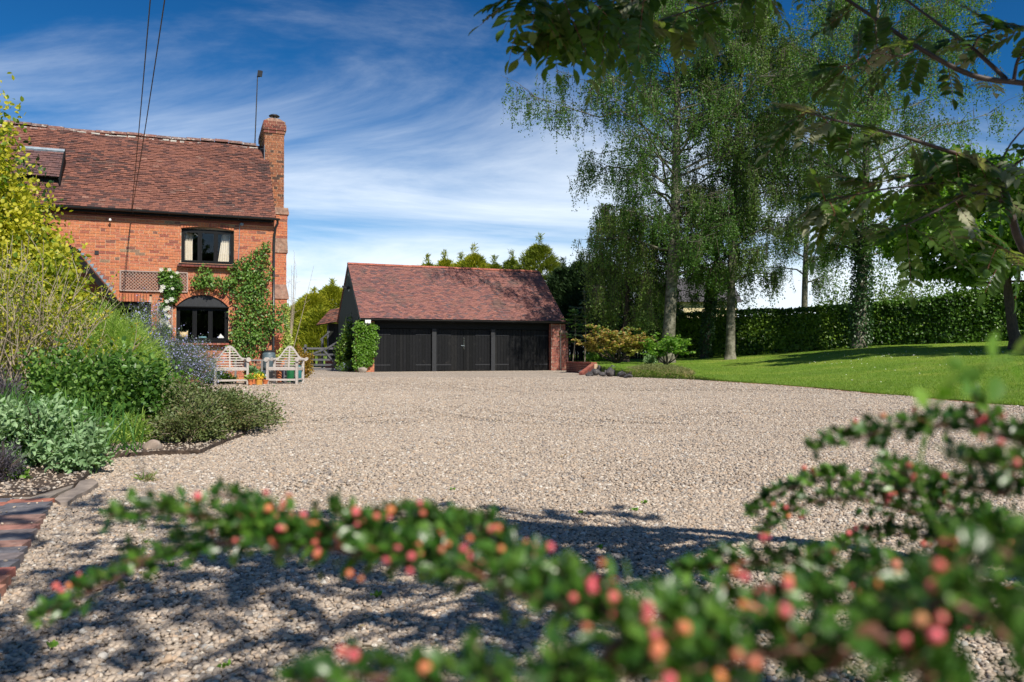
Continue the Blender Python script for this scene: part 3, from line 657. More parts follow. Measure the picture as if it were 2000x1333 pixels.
# other walls of the house (rear, gables) in brick with mortar
DEP = 6.0
brickwork(house, HO + U * -.0, B, U, 0.02, DEP, 0, ZE, m_brick, m_mort, thick=.2)
mb = MB(); mb.box(HO + B * DEP + U * -10.2, U * 10.2, B * -.2, Z * ZE); mb.box(HO + U * -10.2 + B * .26, U * .2, B * (DEP - .5), Z * ZE)
zr = .85 + (692 - 290) / F * (HO.y + 3 * B.y); VR = 3.0
mb.prism([HO + U * -.22 + Z * ZE + B * .1, HO + U * -.22 + Z * ZE + B * (DEP - .1), HO + U * -.22 + Z * (zr - .15) + B * VR], U * .2)
mb.prism([HO + U * -10.2 + Z * ZE + B * .1, HO + U * -10.2 + Z * ZE + B * (DEP - .1), HO + U * -10.2 + Z * (zr - .15) + B * VR], U * .2)
mb.build('rear_wall', m_brick, house)
# dark rooms behind the windows
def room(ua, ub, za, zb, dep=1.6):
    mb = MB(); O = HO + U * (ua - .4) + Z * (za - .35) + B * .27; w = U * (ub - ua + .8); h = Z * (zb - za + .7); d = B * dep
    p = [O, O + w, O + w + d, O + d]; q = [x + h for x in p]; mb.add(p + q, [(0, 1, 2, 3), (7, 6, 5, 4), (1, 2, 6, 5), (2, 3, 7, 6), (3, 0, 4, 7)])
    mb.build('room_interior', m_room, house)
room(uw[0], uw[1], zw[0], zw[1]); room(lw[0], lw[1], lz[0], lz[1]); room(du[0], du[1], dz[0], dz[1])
# windows
def window(ua, ub, za, zb, nlt, depth=.07, fw=.06, sill=True, open_ang=None, arch_r=0, heavy=False):
    fr = MB(); O = HO + B * depth; T = .07
    fr.box(O + U * ua + Z * za, U * fw, B * T, Z * (zb - za)); fr.box(O + U * (ub - fw) + Z * za, U * fw, B * T, Z * (zb - za))
    fr.box(O + U * (ua + fw) + Z * (zb - fw), U * (ub - ua - 2 * fw), B * T, Z * fw); fr.box(O + U * (ua + fw) + Z * za, U * (ub - ua - 2 * fw), B * T, Z * fw)
    lwd = (ub - ua - 2 * fw) / nlt
    for i in range(1, nlt): fr.box(O + U * (ua + fw + i * lwd - .022) + Z * (za + fw), U * .044, B * (T - .004), Z * (zb - za - 2 * fw))
    w = fr.build('window', m_black, house)
    for i in range(nlt):
        a = ua + fw + i * lwd + (.022 if i else 0) + .002; b_ = ua + fw + (i + 1) * lwd - (.022 if i < nlt - 1 else 0) - .002; c_, d_ = za + fw + .002, zb - fw - .002; s = .034
        ang = (open_ang or {}).get(i, 0); hinge = a if ang >= 0 else b_
        M = Matrix.Translation(O + U * hinge + B * (-.006)) @ Matrix.Rotation(ang, 4, 'Z') @ Matrix.Translation(-(O + U * hinge + B * (-.006)))
        cs = MB(); q = O - B * .006
        cs.box(q + U * a + Z * c_, U * s, B * .045, Z * (d_ - c_)); cs.box(q + U * (b_ - s) + Z * c_, U * s, B * .045, Z * (d_ - c_))
        cs.box(q + U * (a + s) + Z * c_, U * (b_ - a - 2 * s), B * .045, Z * s); cs.box(q + U * (a + s) + Z * (d_ - s), U * (b_ - a - 2 * s), B * .045, Z * s)
        cs.v = [tuple(M @ Vector(v)) for v in cs.v]; cs.build('casement', m_black, w)
        gl_ = MB(); gl_.box(q + U * (a + s - .003) + Z * (c_ + s - .003) + B * .02, U * (b_ - a - 2 * s + .006), B * .004, Z * (d_ - c_ - 2 * s + .006)); gl_.v = [tuple(M @ Vector(v)) for v in gl_.v]; gl_.build('pane', m_glass, w)
    if sill:
        sm = MB(); sm.box(HO + U * (ua - .06) + Z * (za - .045) + Nf * .07, U * (ub - ua + .12), B * .2, Z * .04); sm.build('sill', m_black, w)
    return w
w1 = window(uw[0], uw[1], zw[0], zw[1], 3, open_ang={2: .0})
mb = MB(); pts = [HO + U * u + B * .05 + Z * zw[1] for u in (uw[0], uw[1])]
top = [HO + U * u + B * .05 + Z * (arch(u, uw[0], uw[1], zw[1], UR) + .01) for u in np.linspace(uw[1], uw[0], 13)]
mb.prism([pts[0] - Z * .0, pts[1]] + top, B * .09); mb.build('arched_head', m_black, w1)
w2 = window(lw[0], lw[1], lz[0], lz[1], 3)
mb = MB(); arc = [(c + Rr * math.sin(a), zc0 + Rr * math.cos(a)) for a in np.linspace(am, -am, 17)]
mb.prism([HO + U * u + Z * z + B * .02 for u, z in [(lw[0], lz[1]), (lw[1], lz[1])] + arc], B * .09); mb.build('arched_panel', m_post, w2)
mb = MB(); mb.box(HO + U * (lw[0] - .02) + Z * (lz[1] - .015) + Nf * .03, U * (lw[1] - lw[0] + .04), B * .09, Z * .03); mb.build('drip_rail', m_black, w2)
# brick sills
for w_, (a, b_, zz) in ((w1, (uw[0] - .1, uw[1] + .08, zw[0] - .047)), (w2, (lw[0] - .05, lw[1] + .08, lz[0] - .047))):
    k = int((b_ - a) / .11)
    for i in range(k):
        M3 = Matrix(((U.x, B.x, 0), (U.y, B.y, 0), (0, 0, 1)))
        link('sill_tile', ubrick(m_brickp if w_ is w2 else m_brickd), w_, Matrix.Translation(HO + U * (a + .055 + i * .11) + Z * (zz - .03) + Nf * .05) @ M3.to_4x4() @ Matrix.Diagonal((.104, .22, .05, 1)))
# curtains, window contents
def curtain(ua, ub, za, zb, taper, parent):
    n = 26; v = []
    for r_ in range(7):
        z = za + (zb - za) * r_ / 6
        for i in range(n):
            s = i / (n - 1); u = ua + (ub - ua) * s if taper == 0 else (ua + (ub - ua) * s * (1 - .35 * (r_ / 6)) if taper < 0 else ub - (ub - ua) * (1 - s) * (1 - .35 * (r_ / 6)))
            p = HO + U * u + Z * z + B * (.25 + .03 * math.sin(s * 31)); v.append(tuple(p))
    return npmesh('curtain', v, [(r_ * n + i, r_ * n + i + 1, (r_ + 1) * n + i + 1, (r_ + 1) * n + i) for r_ in range(6) for i in range(n - 1)], m_cloth, parent, smooth=True)
tag(curtain(uw[0] + .09, uw[0] + .29, zw[0] + .1, zw[1] - .08, 0, None), 'cream curtain at the left light of the upper window', 'curtain', 'cream curtains in the upper window')
tag(curtain(uw[1] - .42, uw[1] - .1, zw[0] + .1, zw[1] - .08, 1, None), 'wider cream curtain gathered at the right of the upper window', 'curtain', 'cream curtains in the upper window')
def at(px, py, v=0.0):
    u, z = hu(px, py, v); return HO + U * u + B * v + Z * z
p = at(358, 661, .2); mb = MB(); pr_ = [(.02, 0), (.10, .0), (.13, .06), (.12, .13), (.07, .17), (.01, .18)]
mb.lathe(p, pr_, 12); mb.prism([p + U * -.12 + Z * .1, p + U * -.05 + Z * .15, p + U * -.12 + Z * .22], B * .03); mb.prism([p + U * .12 + Z * .1, p + U * .05 + Z * .15, p + U * .12 + Z * .22], B * .03)
tag(mb.build('ornament', simple('cream_ornament', [(.6, .45, .25)], .6, 20, .2, tinted=False), smooth=True), 'cream eared ornament on sill inside lower window', 'ornament')
mb = MB(); mb.cbox(at(396, 662, .2) + Z * .02, .2, .12, .09, Matrix.Rotation(TH, 3, 'Z')); bm_ = mb.build('folded_blanket', simple('teal_cloth', [(.12, .25, .28)], .9, 30, .2, tinted=False)); tag(bm_, 'grey blue cushion on sill inside middle lower light', 'cushion')
md = bm_.modifiers.new('bevel', 'BEVEL'); md.width = .03; md.segments = 3
mb = MB(); q = at(431, 663, .2); mb.prism([q + U * -.1, q + U * .12, q + U * .0 + Z * .16], B * .02); mb.prism([q + U * -.02 - B * .03, q + U * .14 - B * .03, q + U * .05 + Z * .1 - B * .03], B * .02)
tag(mb.build('model_boat', m_white), 'small white sail ornament in right lower light', 'ornament')
# doorway behind the rosemary
mb = MB(); T = .09
mb.box(HO + B * .06 + U * (du[1] - .12) + Z * dz[0], U * .12, B * T, Z * (dz[1] - dz[0])); mb.box(HO + B * .06 + U * du[0] + Z * (dz[1] - .14), U * (du[1] - du[0] - .12), B * T, Z * .14); mb.box(HO + B * .06 + U * (du[0] + .6) + Z * dz[0], U * .08, B * T, Z * (dz[1] - dz[0] - .14))
dr = mb.build('doorway', m_black, house)
mb = MB(); mb.box(HO + B * .11 + U * (du[0]) + Z * dz[0], U * (du[1] - du[0] - .1), B * .005, Z * (dz[1] - dz[0] - .1)); mb.build('pane', m_glass, dr)
# roof
EV = .22; E0 = HO + U * -10.4 + Nf * EV + Z * (ZE - .02); RA = HO + B * VR + Z * zr
upv = (B * (VR + EV) + Z * (zr - ZE + .02)); SL = upv.length; upv.normalize()
roof = link('roof', None, house)
def tint_h(u, i):
    return (.45 * lumpy(np.array([[u, i * .1, 0]]), 1.6)[0] + random.random() * .65) % 1
tiles(roof, E0, U, upv, 10.42, SL, m_tileh, ind=0, wob=.012, tintf=tint_h)
# nearest courses as single tiles: rebuild list of 300 laid over the lowest two-course band
nr = U.cross(upv).normalized(); nr = nr if nr.z > 0 else -nr
cnt = 0
for i in range(5):
    for j in range(63):
        if cnt >= 300: break
        a = j * .165 + (.0825 if i % 2 else 0) + .003; um = a + .08
        if scr(E0 + U * um) < 140 or a > 10.2: continue
        pz = E0 + U * (a + .08) + upv * (i * .1 - .024 + .085 + random.uniform(-.004, .004)) + nr * (.0225 + random.uniform(.002, .008) + .012 * (math.sin(um * 1.3 + i * .21) + .6 * math.sin(um * 2.9 - i * .13)))
        yv = (upv * .17 - nr * .016).normalized(); zv = U.cross(yv)
        link('roof_tile', ubrick(m_tileh), roof, Matrix(((U.x, yv.x, zv.x, pz.x), (U.y, yv.y, zv.y, pz.y), (U.z, yv.z, zv.z, pz.z), (0, 0, 0, 1))) @ Matrix.Diagonal((.159, .17, .013, 1))); cnt += 1
mb = MB(); back = (B * -(DEP + EV - VR) + Z * (zr - ZE)); mb.box(HO + U * -10.4 + B * (DEP + EV) + Z * ZE, U * 10.42, back, Z * .03); mb.build('rear_slope', m_tileh, roof)
ridge(roof, RA + U * -10.4, RA + U * .05, m_ridge, .42, .13, wobf=lambda s: .025 * math.sin(s * .9) + .02 * math.sin(s * 2.3))
# lichen-white mortar along the ridge
mb = MB(); u = -10.4
while u < 0:
    w = random.uniform(.08, .3); mb.cbox(RA + U * u + Nf * .14 + Z * (-.11 + random.uniform(-.02, .02)), w, .06, random.uniform(.03, .07), Matrix.Rotation(TH, 3, 'Z')); u += w + random.uniform(.0, .15)
mb.build('ridge_mortar', simple('pale_lime', [(.5, .47, .42)], .95, 40, .5, .6, .01, tinted=False), roof)
mb = MB(); mb.box(HO + U * -10.3 + Nf * .17 + Z * (ZE - .13), U * 10.25, B * .03, Z * .1); mb.box(HO + U * -10.3 + Z * (ZE - .06) + Nf * .16, U * 10.25, B * .2, Z * .015); mb.build('fascia', m_black, house)
# gutter: half-round with brackets
def gutter(parent, A, dirv, length, outn, r=.055, bstep=.9, m=m_gut):
    mb = MB(); k = 9; pts = [(math.cos(a) * r, math.sin(a) * r) for a in np.linspace(math.pi, 2 * math.pi, k)]
    vo = [A + outn * x + Z * z for x, z in pts] + [A + outn * (x * .9) + Z * (z * .9) for x, z in pts]
    v2 = [v + dirv * length for v in vo]
    fs = [(i, i + 1, 2 * k + i + 1, 2 * k + i) for i in range(k - 1)] + [(k + i + 1, k + i, 3 * k + i, 3 * k + i + 1) for i in range(k - 1)] + [(0, k, 3 * k, 2 * k), (k - 1, 2 * k - 1, 4 * k - 1, 3 * k - 1)] + [tuple(range(k)), tuple(range(3 * k - 1, 2 * k - 1, -1))]
    mb.add(vo + v2, fs); g_ = mb.build('gutter', m, parent)
    u = .3
    while u < length:
        b2 = MB(); vo = [A + dirv * (u - .02) + outn * (x * 1.1) + Z * (z * 1.1) for x, z in pts]; b2.add(vo + [v + dirv * .04 for v in vo], [(i, i + 1, k + i + 1, k + i) for i in range(k - 1)])
        b2.box(A + dirv * (u - .012) - outn * (r + .0) - Z * .09, dirv * .02, -outn * .012, Z * .08); b2.build('bracket', m, g_); u += bstep
    return g_
gt = gutter(house, HO + U * -10.3 + Nf * .25 + Z * (ZE - .02), U, 10.42, Nf, .06)
mb = MB(); q = HO + U * .06 + Nf * .25 + Z * (ZE - .07)
mb.tube([q, q - Z * .1, q - Z * .22 + B * .1 - U * .05, q - Z * .45 + B * .16 - U * .07, Vector((0, 0, 0)) + (HO + U * -.02 + Nf * .06 + Z * (ZE - .75)), HO + U * -.02 + Nf * .06 + Z * .9], .034, 8)
mb.build('downpipe', m_gut, house, smooth=True)
mb = MB(); mb.tube([at(468, 440, -.02), at(467, 480, -.02), at(465, 520, -.02)], .009, 5); mb.build('cable', m_lead, house)
mb = MB(); pts = [at(140 + i * 39, 408 + i * 2.05 + (1.5 if i % 2 else 0), -.03) - Z * .1 for i in range(10)]; mb.tube(pts, .01, 4); mb.build('cable', m_dark, house)
mb = MB(); q = at(472, 436, -.03); mb.lathe(q - Z * .06, [(.02, -.03), (.06, 0), (.055, .05), (.02, .07)], 10); mb.build('outside_bell', m_lead, house)
mb = MB(); q = at(216, 431, 0); mb.tube([q, q + Nf * .12 - Z * .01], .012, 6); mb.lathe(q + Nf * .13 - Z * .03, [(.03, 0), (.035, .03), (.02, .06)], 8); tag(mb.build('insulator', m_white, house), 'small white peg fixed to the brick')
mb = MB(); q = at(189, 494, 0); mb.cbox(q, .1, .05, .1, Matrix.Rotation(TH, 3, 'Z')); mb.build('vent', m_dark, house)
# dormer at the left
dm = link('dormer', None, house)
A1 = P(40, 291, 21.7); vdm = (A1 - HO).dot(B); ua_ = (A1 - HO).dot(U); r = ray(127, 292); t_ = (HO + B * vdm - Vector((0, 0, H))).dot(B) / r.dot(B); A2 = Vector((0, 0, H)) + r * t_; A2.z = A1.z
D3 = A2 + Nf * .75 - Z * .85; D0 = A1 + Nf * .75 - Z * .85
upd = (A1 - D0); ln = upd.length; upd.normalize(); tiles(dm, D0, U, upd, (A2 - A1).length, ln, m_tiled, tintf=lambda u, i: random.random())
mb = MB(); mb.prism([A2, A2 + Nf * .8 - Z * .92, A2 + B * .8 - Z * .92], U * -.05); mb.box(A1 + Nf * .62 - Z * 1.9, U * ((A2 - A1).length - .06), B * 1.3, Z * 1.05)
mb.box(A2 + U * -.02 + Nf * .85 - Z * 1.02, U * .04, (upd * (ln + .12)), Z * .14); mb.build('cheek', m_black, dm)
mb = MB(); mb.tube([A1 + Z * .02, A2 + Z * .02], .07, 8); mb.build('lead_ridge', m_lead, dm)
# porch roof with stepped flashing
po = link('porch_roof', None, house)
pa, pb = at(150, 487, 0), at(236, 590, 0); dv = (pb - pa); 
mb = MB(); nn_ = dv.cross(B).normalized(); nn_ = nn_ if nn_.z > 0 else -nn_
mb.box(pa - nn_ * .14, dv, Nf * 1.0, nn_ * .12); mb.build('slope', m_black, po)
mb = MB(); L_ = dv.length; k = int(L_ / .12)
for i in range(k):
    q = pa + dv * (i / k) + Nf * .012; s = dv / k; mb.prism([q, q + s, q + s + Z * (.10 + random.uniform(0, .03)) + U * .04], Nf * .006)
mb.build('stepped_flashing', m_lead, po)
mb = MB(); mb.box(pa - Z * .15 + B * -.01 - U * 1.8, U * (pb - pa).dot(U) * .0 + U * 1.9, Nf * .05, Z * .1); mb.box(pb + Nf * .9 - Z * .15 - U * .12, U * .09, B * .09, -Z * (pb.z - .1)); mb.build('porch_post', m_black, po)
# chimney on the gable end
ch = link('chimney', None, house)
CV = 2.3; cu = lambda px, py: plane_uz(px, py, HO, CV)
c0, c1 = cu(517, 300)[0], cu(554.5, 300)[0]; CO = HO + B * CV
zz = {k: cu(545, y)[1] for k, y in dict(top=231, band=238, neck=262, cap1=406, cap1b=419, w2a=466, w2b=494, w3a=556, w3b=584).items()}
def stage(ua, ub, za, zb, m, dep=1.9, vo_=0.0):
    O = CO + B * vo_
    brickwork(ch, O, U, Nf, ua, ub, za, zb, m, m_mort, thick=.02, hdr=2)
    brickwork(ch, O + U * ua, B, -U, .0, dep, za, zb, m, m_mort, thick=.02, hdr=2)
    brickwork(ch, O + U * ub, B, U, .0, dep, za, zb, m, m_mort, thick=.02, hdr=2)
    k_ = MB(); k_.box(O + U * (ua + .03) + B * .03 + Z * za, U * (ub - ua - .06), B * (dep - .03), Z * (zb - za)); k_.build('core', m_brickc, ch)
stage(c0, c1, zz['cap1b'] - .05, zz['neck'], m_brickc)
stage(c0 - .03, c1 + .03, zz['neck'], zz['neck'] + .1, m_brickd, 1.96, -.03); stage(c0 - .06, c1 + .06, zz['neck'] + .1, zz['band'] - .1, m_brickd, 2.02, -.06); stage(c0 - .03, c1 + .03, zz['band'] - .1, zz['band'], m_brickd, 1.96, -.03)
mb = MB(); q = CO + U * (c0 - .02) - B * .02 + Z * zz['band']; w = U * (c1 - c0 + .04); mb.prism([q, q + w, q + w * .72 + Z * .09, q + w * .25 + Z * .09], B * 1.9); mb.build('flaunching', m_stone, ch)
r1 = cu(561, 440)[0]
def cap(ua, ub, za, zb, ub2, vo_=0.0):       # weathering: sloping stone course
    mb = MB(); O = CO - B * .04; mb.prism([O + U * ua + Z * za, O + U * ub + Z * za, O + U * ub + Z * (za + .06), O + U * ub2 + Z * zb, O + U * ua + Z * zb], B * 2.0); mb.build('weathering', m_stone, ch)
stage(c0 + .1, r1, zz['w2a'], zz['cap1b'], m_brick); cap(c0 - .05, r1 + .05, zz['cap1b'], zz['cap1'], r1 + .02)
cap(c0 - .05, cu(562, 490)[0], zz['w2b'], zz['w2a'], r1); stage(c0, cu(559, 520)[0], zz['w3a'], zz['w2b'], m_brick)
cap(c0 - .05, cu(564, 580)[0], zz['w3b'], zz['w3a'], cu(559, 520)[0]); stage(c0, cu(560, 620)[0], 0, zz['w3b'], m_brick)
mb = MB(); q = CO + U * ((c0 + c1) / 2 + .02) + B * .35 + Z * (zz['band'] + .08)
for i in range(4): a = i * math.pi / 2 + .7; mb.tube([q + Vector((math.cos(a) * .07, math.sin(a) * .07, 0)), q + Vector((math.cos(a) * .07, math.sin(a) * .07, .17))], .012, 5)
cw = mb.build('cowl', m_steel, ch); mb = MB(); mb.lathe(q + Z * .16, [(.165, 0), (.17, .02), (.12, .055), (.03, .07)], 20); mb.build('cowl_cap', m_dark, cw, smooth=True)
mb = MB(); mb.box(CO + U * (c0 - .012) + B * -.02 + Z * (zr - .75), U * .012, B * 1.0, Z * .65); mb.box(CO + U * (c0 - .1) - B * .03 + Z * (zr - .82), U * .13, B * .03, Z * .1); mb.build('flashing', m_lead, ch)
# antenna mast
q = P(497.5, 292, 26.3); q2 = P(503, 150, 26.3)
an = thing('aerial_mast', 'thin dark aerial mast with small square panel beside chimney', 'aerial', q)
mb = MB(); mb.tube([q - Z * 1.0, q, (q + q2) / 2, q2], [.022, .02, .018, .016], 6); mb.build('mast', m_dark, an)
mb = MB(); mb.cbox(q2 + Vector((.08, 0, .1)), .14, .08, .19, Matrix.Rotation(.15, 3, 'Y')); mb.box(q2 + Vector((-.02, -.01, -.02)), (.1, 0, 0), (0, .02, 0), (0, 0, .03)); mb.build('panel_antenna', m_dark, an)
# wires
for i, (pts, lab) in enumerate([([(257, 411, None), (319, -300, 8)], 'left overhead wire running up from the cottage eaves'), ([(258, 411, None), (366, -300, 8)], 'right overhead wire running up from the cottage eaves')]):
    a = at(257 + i, 411, -.3); b_ = P(pts[1][0], pts[1][1], 8.0); pp = [a.lerp(b_, s) - Z * (.25 * s * (1 - s) * 4 * .4) for s in np.linspace(0, 1, 14)]
    bb = b_ + (b_ - a).normalized() * 14; mb = MB(); mb.tube(pp + [bb], .009, 5); tag(mb.build('overhead_wire', m_dark), lab, 'wire', 'overhead wires')
# trellis
def trellis(x0, y0, x1, y1, lab):
    u0, z1 = hu(x0, y0, -.03); u1, z0 = hu(x1, y1, -.03)
    tr_ = thing('trellis', lab, 'trellis', HO + U * u0 + Z * z0, 'trellis panels on the house wall'); O = HO + Nf * .03
    mb = MB()
    for a in (z0, z1): mb.box(O + U * u0 + Z * (a - .015), U * (u1 - u0), Nf * .03, Z * .03)
    for a in (u0, u1): mb.box(O + U * (a - .015) + Z * z0, U * .03, Nf * .032, Z * (z1 - z0))
    mb.build('frame', m_trel, tr_); step = .085
    for sgn in (1, -1):
        mb = MB(); w, h = u1 - u0, z1 - z0; k = -int(h / step) - 1
        while k * step < w + h:
            c_ = k * step; pts = []
            # line z = sgn*(u - c_) within rect
            if sgn == 1: ua, ub = max(0, c_), min(w, c_ + h); za, zb = ua - c_, ub - c_
            else: ua, ub = max(0, c_), min(w, c_ + h); za, zb = h - (ua - c_), h - (ub - c_)
            if ub - ua > .01:
                p0 = O + U * (u0 + ua) + Z * (z0 + za) + Nf * (.005 if sgn > 0 else .013); p1 = O + U * (u0 + ub) + Z * (z0 + zb) + Nf * (.005 if sgn > 0 else .013)
                dq = (p1 - p0).normalized(); sd = dq.cross(Nf).normalized() * .014; mb.box(p0 - sd / 2, p1 - p0, sd, Nf * .007)
            k += 1
        mb.build('lattice', m_trel, tr_)
trellis(235, 529, 366, 571, 'wide lattice trellis panel on the brick above the doorway')
trellis(308, 592, 336, 655, 'narrow upright trellis panel left of the lower window')

# ================================================================== GARAGE
GO = G(700, 727); gu = lambda px, py, v=0.0: plane_uz(px, py, GO, v)
GZ = gu(900, 632, -.3)[1] + .04
gar = thing('garage', 'black timber triple garage with red tiled roof and brick end pillar', 'garage', GO)
gl0 = gu(703, 622, -.4)[0]; gl1 = gu(1105, 628, -.4)[0]; GW = gl1 - gl0
ZG = gu(900, 625, -.4)[1]; VG = 2.8; zgr = plane_uz(870, 524, GO, VG)[1]
broof = link('roof', None, gar)
ug = B * (VG + .4) + Z * (zgr - ZG); sg = ug.length; ug.normalize()
def tint_g(u, i):
    l = lumpy(np.array([[u * .8, i * .08, 3.]]), 1.5)[0]; l2 = lumpy(np.array([[u * 2.1, i * .3, 1.]]), 1.3, 3)[0]
    return random.uniform(.85, .99) if random.random() < max(0, (l2 - .45) * 2.2 + (u / 11) * .3 * (l > .4)) else (random.random() * .78)
tiles(broof, GO + U * gl0 + Nf * .4 + Z * ZG, U, ug, GW, sg, m_tileg, wob=.003, tintf=tint_g)
mb = MB(); mb.box(GO + U * gl0 + B * (2 * VG + .4) + Z * ZG, U * GW, (B * -(VG + .4) + Z * (zgr - ZG)), Z * .03); mb.build('rear_slope', m_tileg, broof)
ridge(broof, GO + U * gl0 + B * VG + Z * zgr, GO + U * gl1 + B * VG + Z * zgr, m_ridgeg, .45, .12)
# verge boards
mb = MB(); nrg = U.cross(ug); nrg = nrg if nrg.z > 0 else -nrg
for uu in (gl0 + .01, gl1 - .04): mb.box(GO + U * uu + Nf * .4 + Z * ZG - nrg * .16, U * .03, ug * sg, nrg * .12)
mb.build('bargeboard', m_black, broof)
gutter(gar, GO + U * gl0 + Nf * .46 + Z * (ZG - .02), U, GW + .02, Nf, .06, 1.0)
mb = MB(); mb.box(GO + U * (gl0 + .05) + Nf * .38 + Z * (ZG - .12), U * (GW - .1), B * .03, Z * .1); mb.box(GO + U * (gl0 + .05) + Nf * .33 + Z * (ZG - .12), U * (GW - .1), B * .4, Z * .02); mb.build('fascia', m_black, gar)
gL, gR = gu(703, 700)[0], gu(1100, 700)[0]
# lintel beam, sill, posts
zb = gu(900, 643)[1]
mb = MB(); mb.box(GO + U * gL + Z * zb + B * .03, U * (gR - gL), B * .15, Z * (ZG - zb - .08)); mb.build('lintel_beam', m_black, gar)
posts = [gu(848, 700)[0], gu(963, 700)[0]]
for pu in posts:
    mb = MB(); mb.box(GO + U * (pu - .1) + Nf * .02, U * .2, B * .22, Z * (zb - .002)); mb.build('post', m_post, gar)
bays = [(gu(731, 700)[0], posts[0] - .1), (posts[0] + .1, posts[1] - .1), (posts[1] + .1, gu(1073, 700)[0])]
for bi, (a, b_) in enumerate(bays):
    mid = (a + b_) / 2; 
    for li, (x0, x1) in enumerate(((a + .005, mid - .005), (mid + .005, b_ - .005))):
        mb = MB(); nb_ = 9; w = (x1 - x0) / nb_
        mb.box(GO + U * x0 + Z * .03 + B * .14, U * (x1 - x0), B * .03, Z * (zb - .05))
        for k in range(nb_):
            mb.box(GO + U * (x0 + k * w + .006) + Z * .03 + B * (.12 + random.uniform(0, .004)), U * (w - .012), B * .019, Z * (zb - .05), random.random())
        dl = mb.build('door', m_door, gar)
        for zq in (.28, zb - .3):
            hb = MB(); hx = x0 if li == 0 else x1 - .75; hb.box(GO + U * hx + Z * zq + B * .108, U * .75, B * .01, Z * .045); hb.build('hinge_strap', m_post, dl)
        if li == 1 and bi == 1:
            hb = MB(); hb.tube([GO + U * (x0 + .02) + Z * 1.0 + B * .1, GO + U * (x0 + .02) + Z * 1.6 + B * .1], .012, 6); hb.box(GO + U * (x0 - .12) + Z * 1.18 + B * .09, U * .17, B * .015, Z * .035); hb.box(GO + U * (x0 - .02) + Z * 2.12 + B * .09, U * .08, B * .015, Z * .04); hb.build('bolt', m_steel, dl)
# brick end pillar (right) and ivy pillar (left)
pr = link('brick_pillar', None, gar)
p0, p1 = gu(1073.5, 700)[0], gu(1090, 700)[0]; p2 = gu(1105, 700)[0]
Og = GO + Nf * .22
ztop = ZG - .12
brickwork(pr, Og, U, Nf, p0, p1, 0, ztop, m_brickp, m_mortl, thick=.3, hdr=2)
brickwork(pr, Og + U * p0, B, -U, .005, .3, 0, ztop, m_brickp, m_mortl, thick=.03, hdr=2)
brickwork(pr, Og + Nf * .06, U, Nf, p1 + .03, p2, 0, gu(1100, 652)[1], m_brickp, m_mortl, thick=.4, hdr=2, phase=.06)
mb = MB(); zt = gu(1100, 652)[1]; Oc = Og + Nf * .08; mb.prism([Oc + U * (p1 + .02) + Z * zt, Oc + U * (p2 + .01) + Z * zt, Oc + U * (p2 - .1) + Z * (zt + .12), Oc + U * (p1 + .02) + Z * (zt + .15)], B * .4); mb.build('sloping_cap', m_stone, pr)
brickwork(pr, Og, U, Nf, p1, p2 - .12, zt + .1, ztop, m_brickp, m_mortl, thick=.3, hdr=2, phase=.1)
mb = MB(); mb.tube([Og + U * (p1 + .015) + Nf * .03 + Z * .1, Og + U * (p1 + .015) + Nf * .03 + Z * (ztop)], .012, 6); mb.build('conduit', m_mortl, pr)
pl_ = link('brick_pillar', None, gar)
a0, a1 = gu(695, 700)[0], gu(729, 700)[0]
brickwork(pl_, Og, U, Nf, a0, a1, 0, ztop, m_brick, m_mort, thick=.35, hdr=2)
brickwork(pl_, Og + U * a0, B, -U, .0, .4, 0, ztop, m_brick, m_mort, thick=.03, hdr=2)
# gable walls: vertical boards
for nm, uu, sg_ in (('gable_left', gL - .05, -1), ('gable_right', gR, 1)):
    gb = link('gable', None, gar); y0_ = .1; st = MB()
    v_ = .1
    while v_ < 2 * VG - .1:
        vc = v_ + .07; zt_ = ZG - .1 + (zgr - ZG) * (1 - abs(vc - VG) / (VG + .4)) ; st.box(GO + U * uu + B * v_ + Z * .02, U * (.03 + random.uniform(0, .006)), B * .135, Z * (zt_ - .1), random.random()); v_ += .142
    st.build('boards', m_blackb, gb, kind='stuff')
mb = MB(); mb.box(GO + U * gL + B * (2 * VG), U * (gR - gL), B * .05, Z * ZG); mb.build('rear_wall', m_blackb, gar)
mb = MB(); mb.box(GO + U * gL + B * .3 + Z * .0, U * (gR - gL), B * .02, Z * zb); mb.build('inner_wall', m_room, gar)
# floodlight, gable lamp
fl_ = thing('security_light', 'white boxy security light under garage gutter above ivy', 'lamp', GO + U * gu(717, 627)[0] + Nf * .4 + Z * gu(717, 632, -.4)[1])
q = GO + U * gu(718, 627, -.4)[0] + Nf * .42 + Z * gu(717, 628, -.45)[1]
mb = MB(); mb.cbox(q, .25, .14, .17, Matrix.Rotation(TH, 3, 'Z')); mb.build('housing', m_white, fl_); mb = MB(); mb.cbox(q - Z * .12, .17, .1, .06, Matrix.Rotation(TH, 3, 'Z')); mb.lathe(q - Z * .19, [(.01, 0), (.03, .02), (.03, .04)], 8); mb.build('sensor', m_dark, fl_)
q = P(682.5, 560, 38.0); gl_l = thing('gable_lamp', 'dark hooded lamp bracket on the garage gable end', 'lamp', q)
mb = MB(); mb.cbox(q + Vector((-.2, 0, -.05)), .28, .2, .1, Matrix.Rotation(.35, 3, 'Y')); mb.tube([q + Vector((-.1, 0, 0)), q + Vector((.25, .05, -.12))], .02, 5); mb.build('hood', m_dark, gl_l)
mb = MB(); mb.lathe(q + Vector((.02, 0, -.25)), [(.02, 0), (.06, .03), (.06, .12), (.02, .15)], 8); mb.build('bulb_cover', m_white, gl_l)
q = P(683, 537, 38.2); mb = MB(); mb.lathe(q, [(.03, -.12), (.08, -.05), (.08, .08), (.04, .14)], 10); tag(mb.build('alarm_box', m_white, smooth=True), 'small pale sounder fixed high on garage gable', 'alarm')
